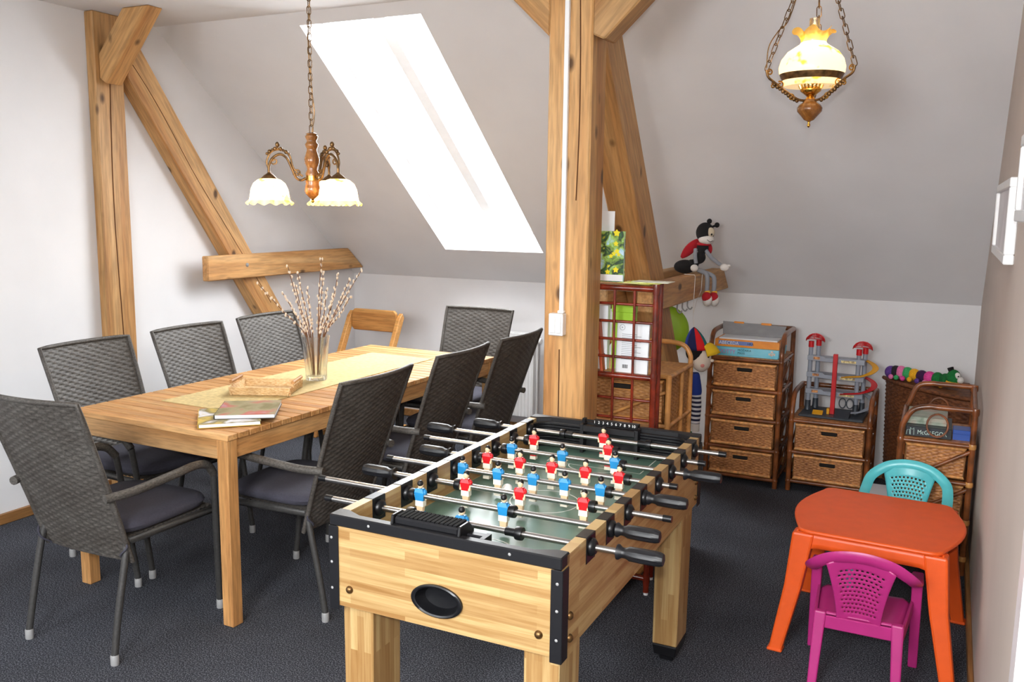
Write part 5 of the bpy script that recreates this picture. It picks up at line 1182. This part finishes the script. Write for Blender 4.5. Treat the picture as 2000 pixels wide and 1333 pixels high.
# oil-lamp style pendant
OD = 3.0; u4 = OD/FPX
oc = cam_pt(1579, 250, OD)
t = thing('oil_lamp_pendant', 'oil-lamp style pendant with opal shade hanging on three chains', 'lamp', oc, YAW)
oh = lambda py: (250-py)*u4*1.005
part('finial', MB().lathe([(0.0, oh(250)), (0.005, oh(247)), (0.0055, oh(244)), (0.003, oh(241)), (0.005, oh(238))], 14), m_brassb, t, True)
part('wooden_bowl', MB().lathe([(0.005, oh(238)), (0.016, oh(235)), (0.028, oh(227)), (0.040, oh(219)), (0.0415, oh(213)), (0.036, oh(207)), (0.026, oh(203)), (0.019, oh(198)), (0.019, oh(196))], 28), m_turned, t, True)
part('burner', MB().lathe([(0.016, oh(196)), (0.011, oh(191)), (0.024, oh(185)), (0.033, oh(181)), (0.034, oh(178)), (0.032, oh(174))], 24), m_brassb, t, True)
gl = MB()
for i in range(18): gl.tube([((0.033)*math.cos(2*PI*i/18), 0.033*math.sin(2*PI*i/18), oh(176)), ((0.038)*math.cos(2*PI*i/18), 0.038*math.sin(2*PI*i/18), oh(169))], 0.0032, 5)
part('gallery_prongs', gl, m_brassb, t, True)['kind'] = 'stuff'
prof = [(0.088, oh(172)), (0.093, oh(160)), (0.1055, oh(146)), (0.107, oh(136)), (0.100, oh(122)), (0.082, oh(108)), (0.058, oh(99)), (0.044, oh(94)), (0.040, oh(90))]
sh = part('glass_shade', MB().lathe(prof, 56, caps=False), m_opal, t, True)
def rfo(r, h, th, i): k = (i/4)**1.5; return (r+0.010*k*math.cos(6*th+0.4), h+0.012*k*math.sin(6*th+0.4)*0.8)
part('ruffled_collar', MB().lathe([(0.040, oh(90)), (0.041, oh(84)), (0.046, oh(77)), (0.054, oh(71)), (0.062, oh(69))], 72, rf=rfo, caps=False), m_rim, sh, True)
part('shade_band', MB().lathe([(0.0945, oh(160)), (0.0985, oh(156)), (0.103, oh(150)), (0.1035, oh(149)), (0.1015, oh(152)), (0.0935, oh(161))], 56, caps=False), m_brass, t, True)
part('glass_chimney', MB().lathe([(0.020, oh(172)), (0.026, oh(150)), (0.022, oh(120)), (0.0165, oh(90)), (0.016, oh(46))], 28, caps=False), m_clear, t, True, solid=0.0015)
part('bulb', MB().ball((0, 0, oh(138)), (0.022, 0.022, 0.032), 16, 10), m_bulb, t, True)
lt = light('oil_lamp_bulb_light', 'POINT', (0, 0, oh(112)), 7.5, LAMPC, 0.02); lt.parent = t
zt_ = 0.62
me_l2 = link_mesh(0.036, 0.015, 0.0016)
part('top_ring', MB().tube([(0.02*math.cos(q*PI/8), 0.0, zt_+0.02*math.sin(q*PI/8)) for q in range(16)], 0.003, 6, closed=True), m_brass, t, True)
zceil = ZC-oc.z
part('ceiling_canopy', MB().lathe([(0.004, zceil-0.05), (0.03, zceil-0.035), (0.055, zceil-0.001)], 24), m_brass, t, True)
zt_ = min(0.62, zceil-0.09)
t.children[-2].location.z = zt_-0.62
if zceil-0.05 > zt_+0.02: chain(t, (0, 0, zt_+0.015), (0, 0, zceil-0.045), 0.036, me_l2)
for ang in (184, -56, 64):
    a = math.radians(ang); dx, dy = math.cos(a), math.sin(a); P3 = lambda r, z: (r*dx, r*dy, z)
    ze = oh(143); Re = 0.155 if ang != -56 else 0.165
    arm = part('scroll_arm', MB().tube(spline([P3(0.02, oh(199)), P3(0.045, oh(196)), P3(0.085, oh(182)), P3(0.125, oh(166)), P3(Re-0.008, oh(156)), P3(Re, ze)], 6), 0.0042, 8), m_brass, t, True)
    for rc, zz, r0 in ((0.065, oh(193), 0.011), (0.105, oh(170), 0.012), (0.130, oh(172), 0.009), (Re-0.012, oh(147), 0.010)):
        part('scroll', MB().tube([P3(rc+r0*(1-0.7*q/20)*math.cos(1.2*2*PI*q/20+1), zz+r0*(1-0.7*q/20)*math.sin(1.2*2*PI*q/20+1)) for q in range(21)], 0.0024, 6), m_brassb, arm, True)
    lf = MB()
    for q, pnt in enumerate(spline([P3(0.045, oh(196)), P3(0.085, oh(182)), P3(0.125, oh(166))], 4)): lf.ball((pnt.x, pnt.y, pnt.z-0.006), (0.0065, 0.0055, 0.0065+0.002*(q % 2)), 8, 6)
    part('leaf_ornament', lf, m_brass, arm, True)['kind'] = 'stuff'
    chain(t, P3(Re, ze), (0.012*dx, 0.012*dy, zt_-0.01), 0.036, me_l2)
part('wire', MB().tube(spline([(-0.154, -0.01, oh(140)), (-0.150, -0.01, oh(100)), (-0.120, -0.008, oh(70)), (-0.085, -0.005, oh(45)), (-0.03, 0, zt_-0.06), (0, 0, zt_-0.01), (0.005, 0, zceil-0.04)], 6), 0.002, 5), m_brass, t, True)
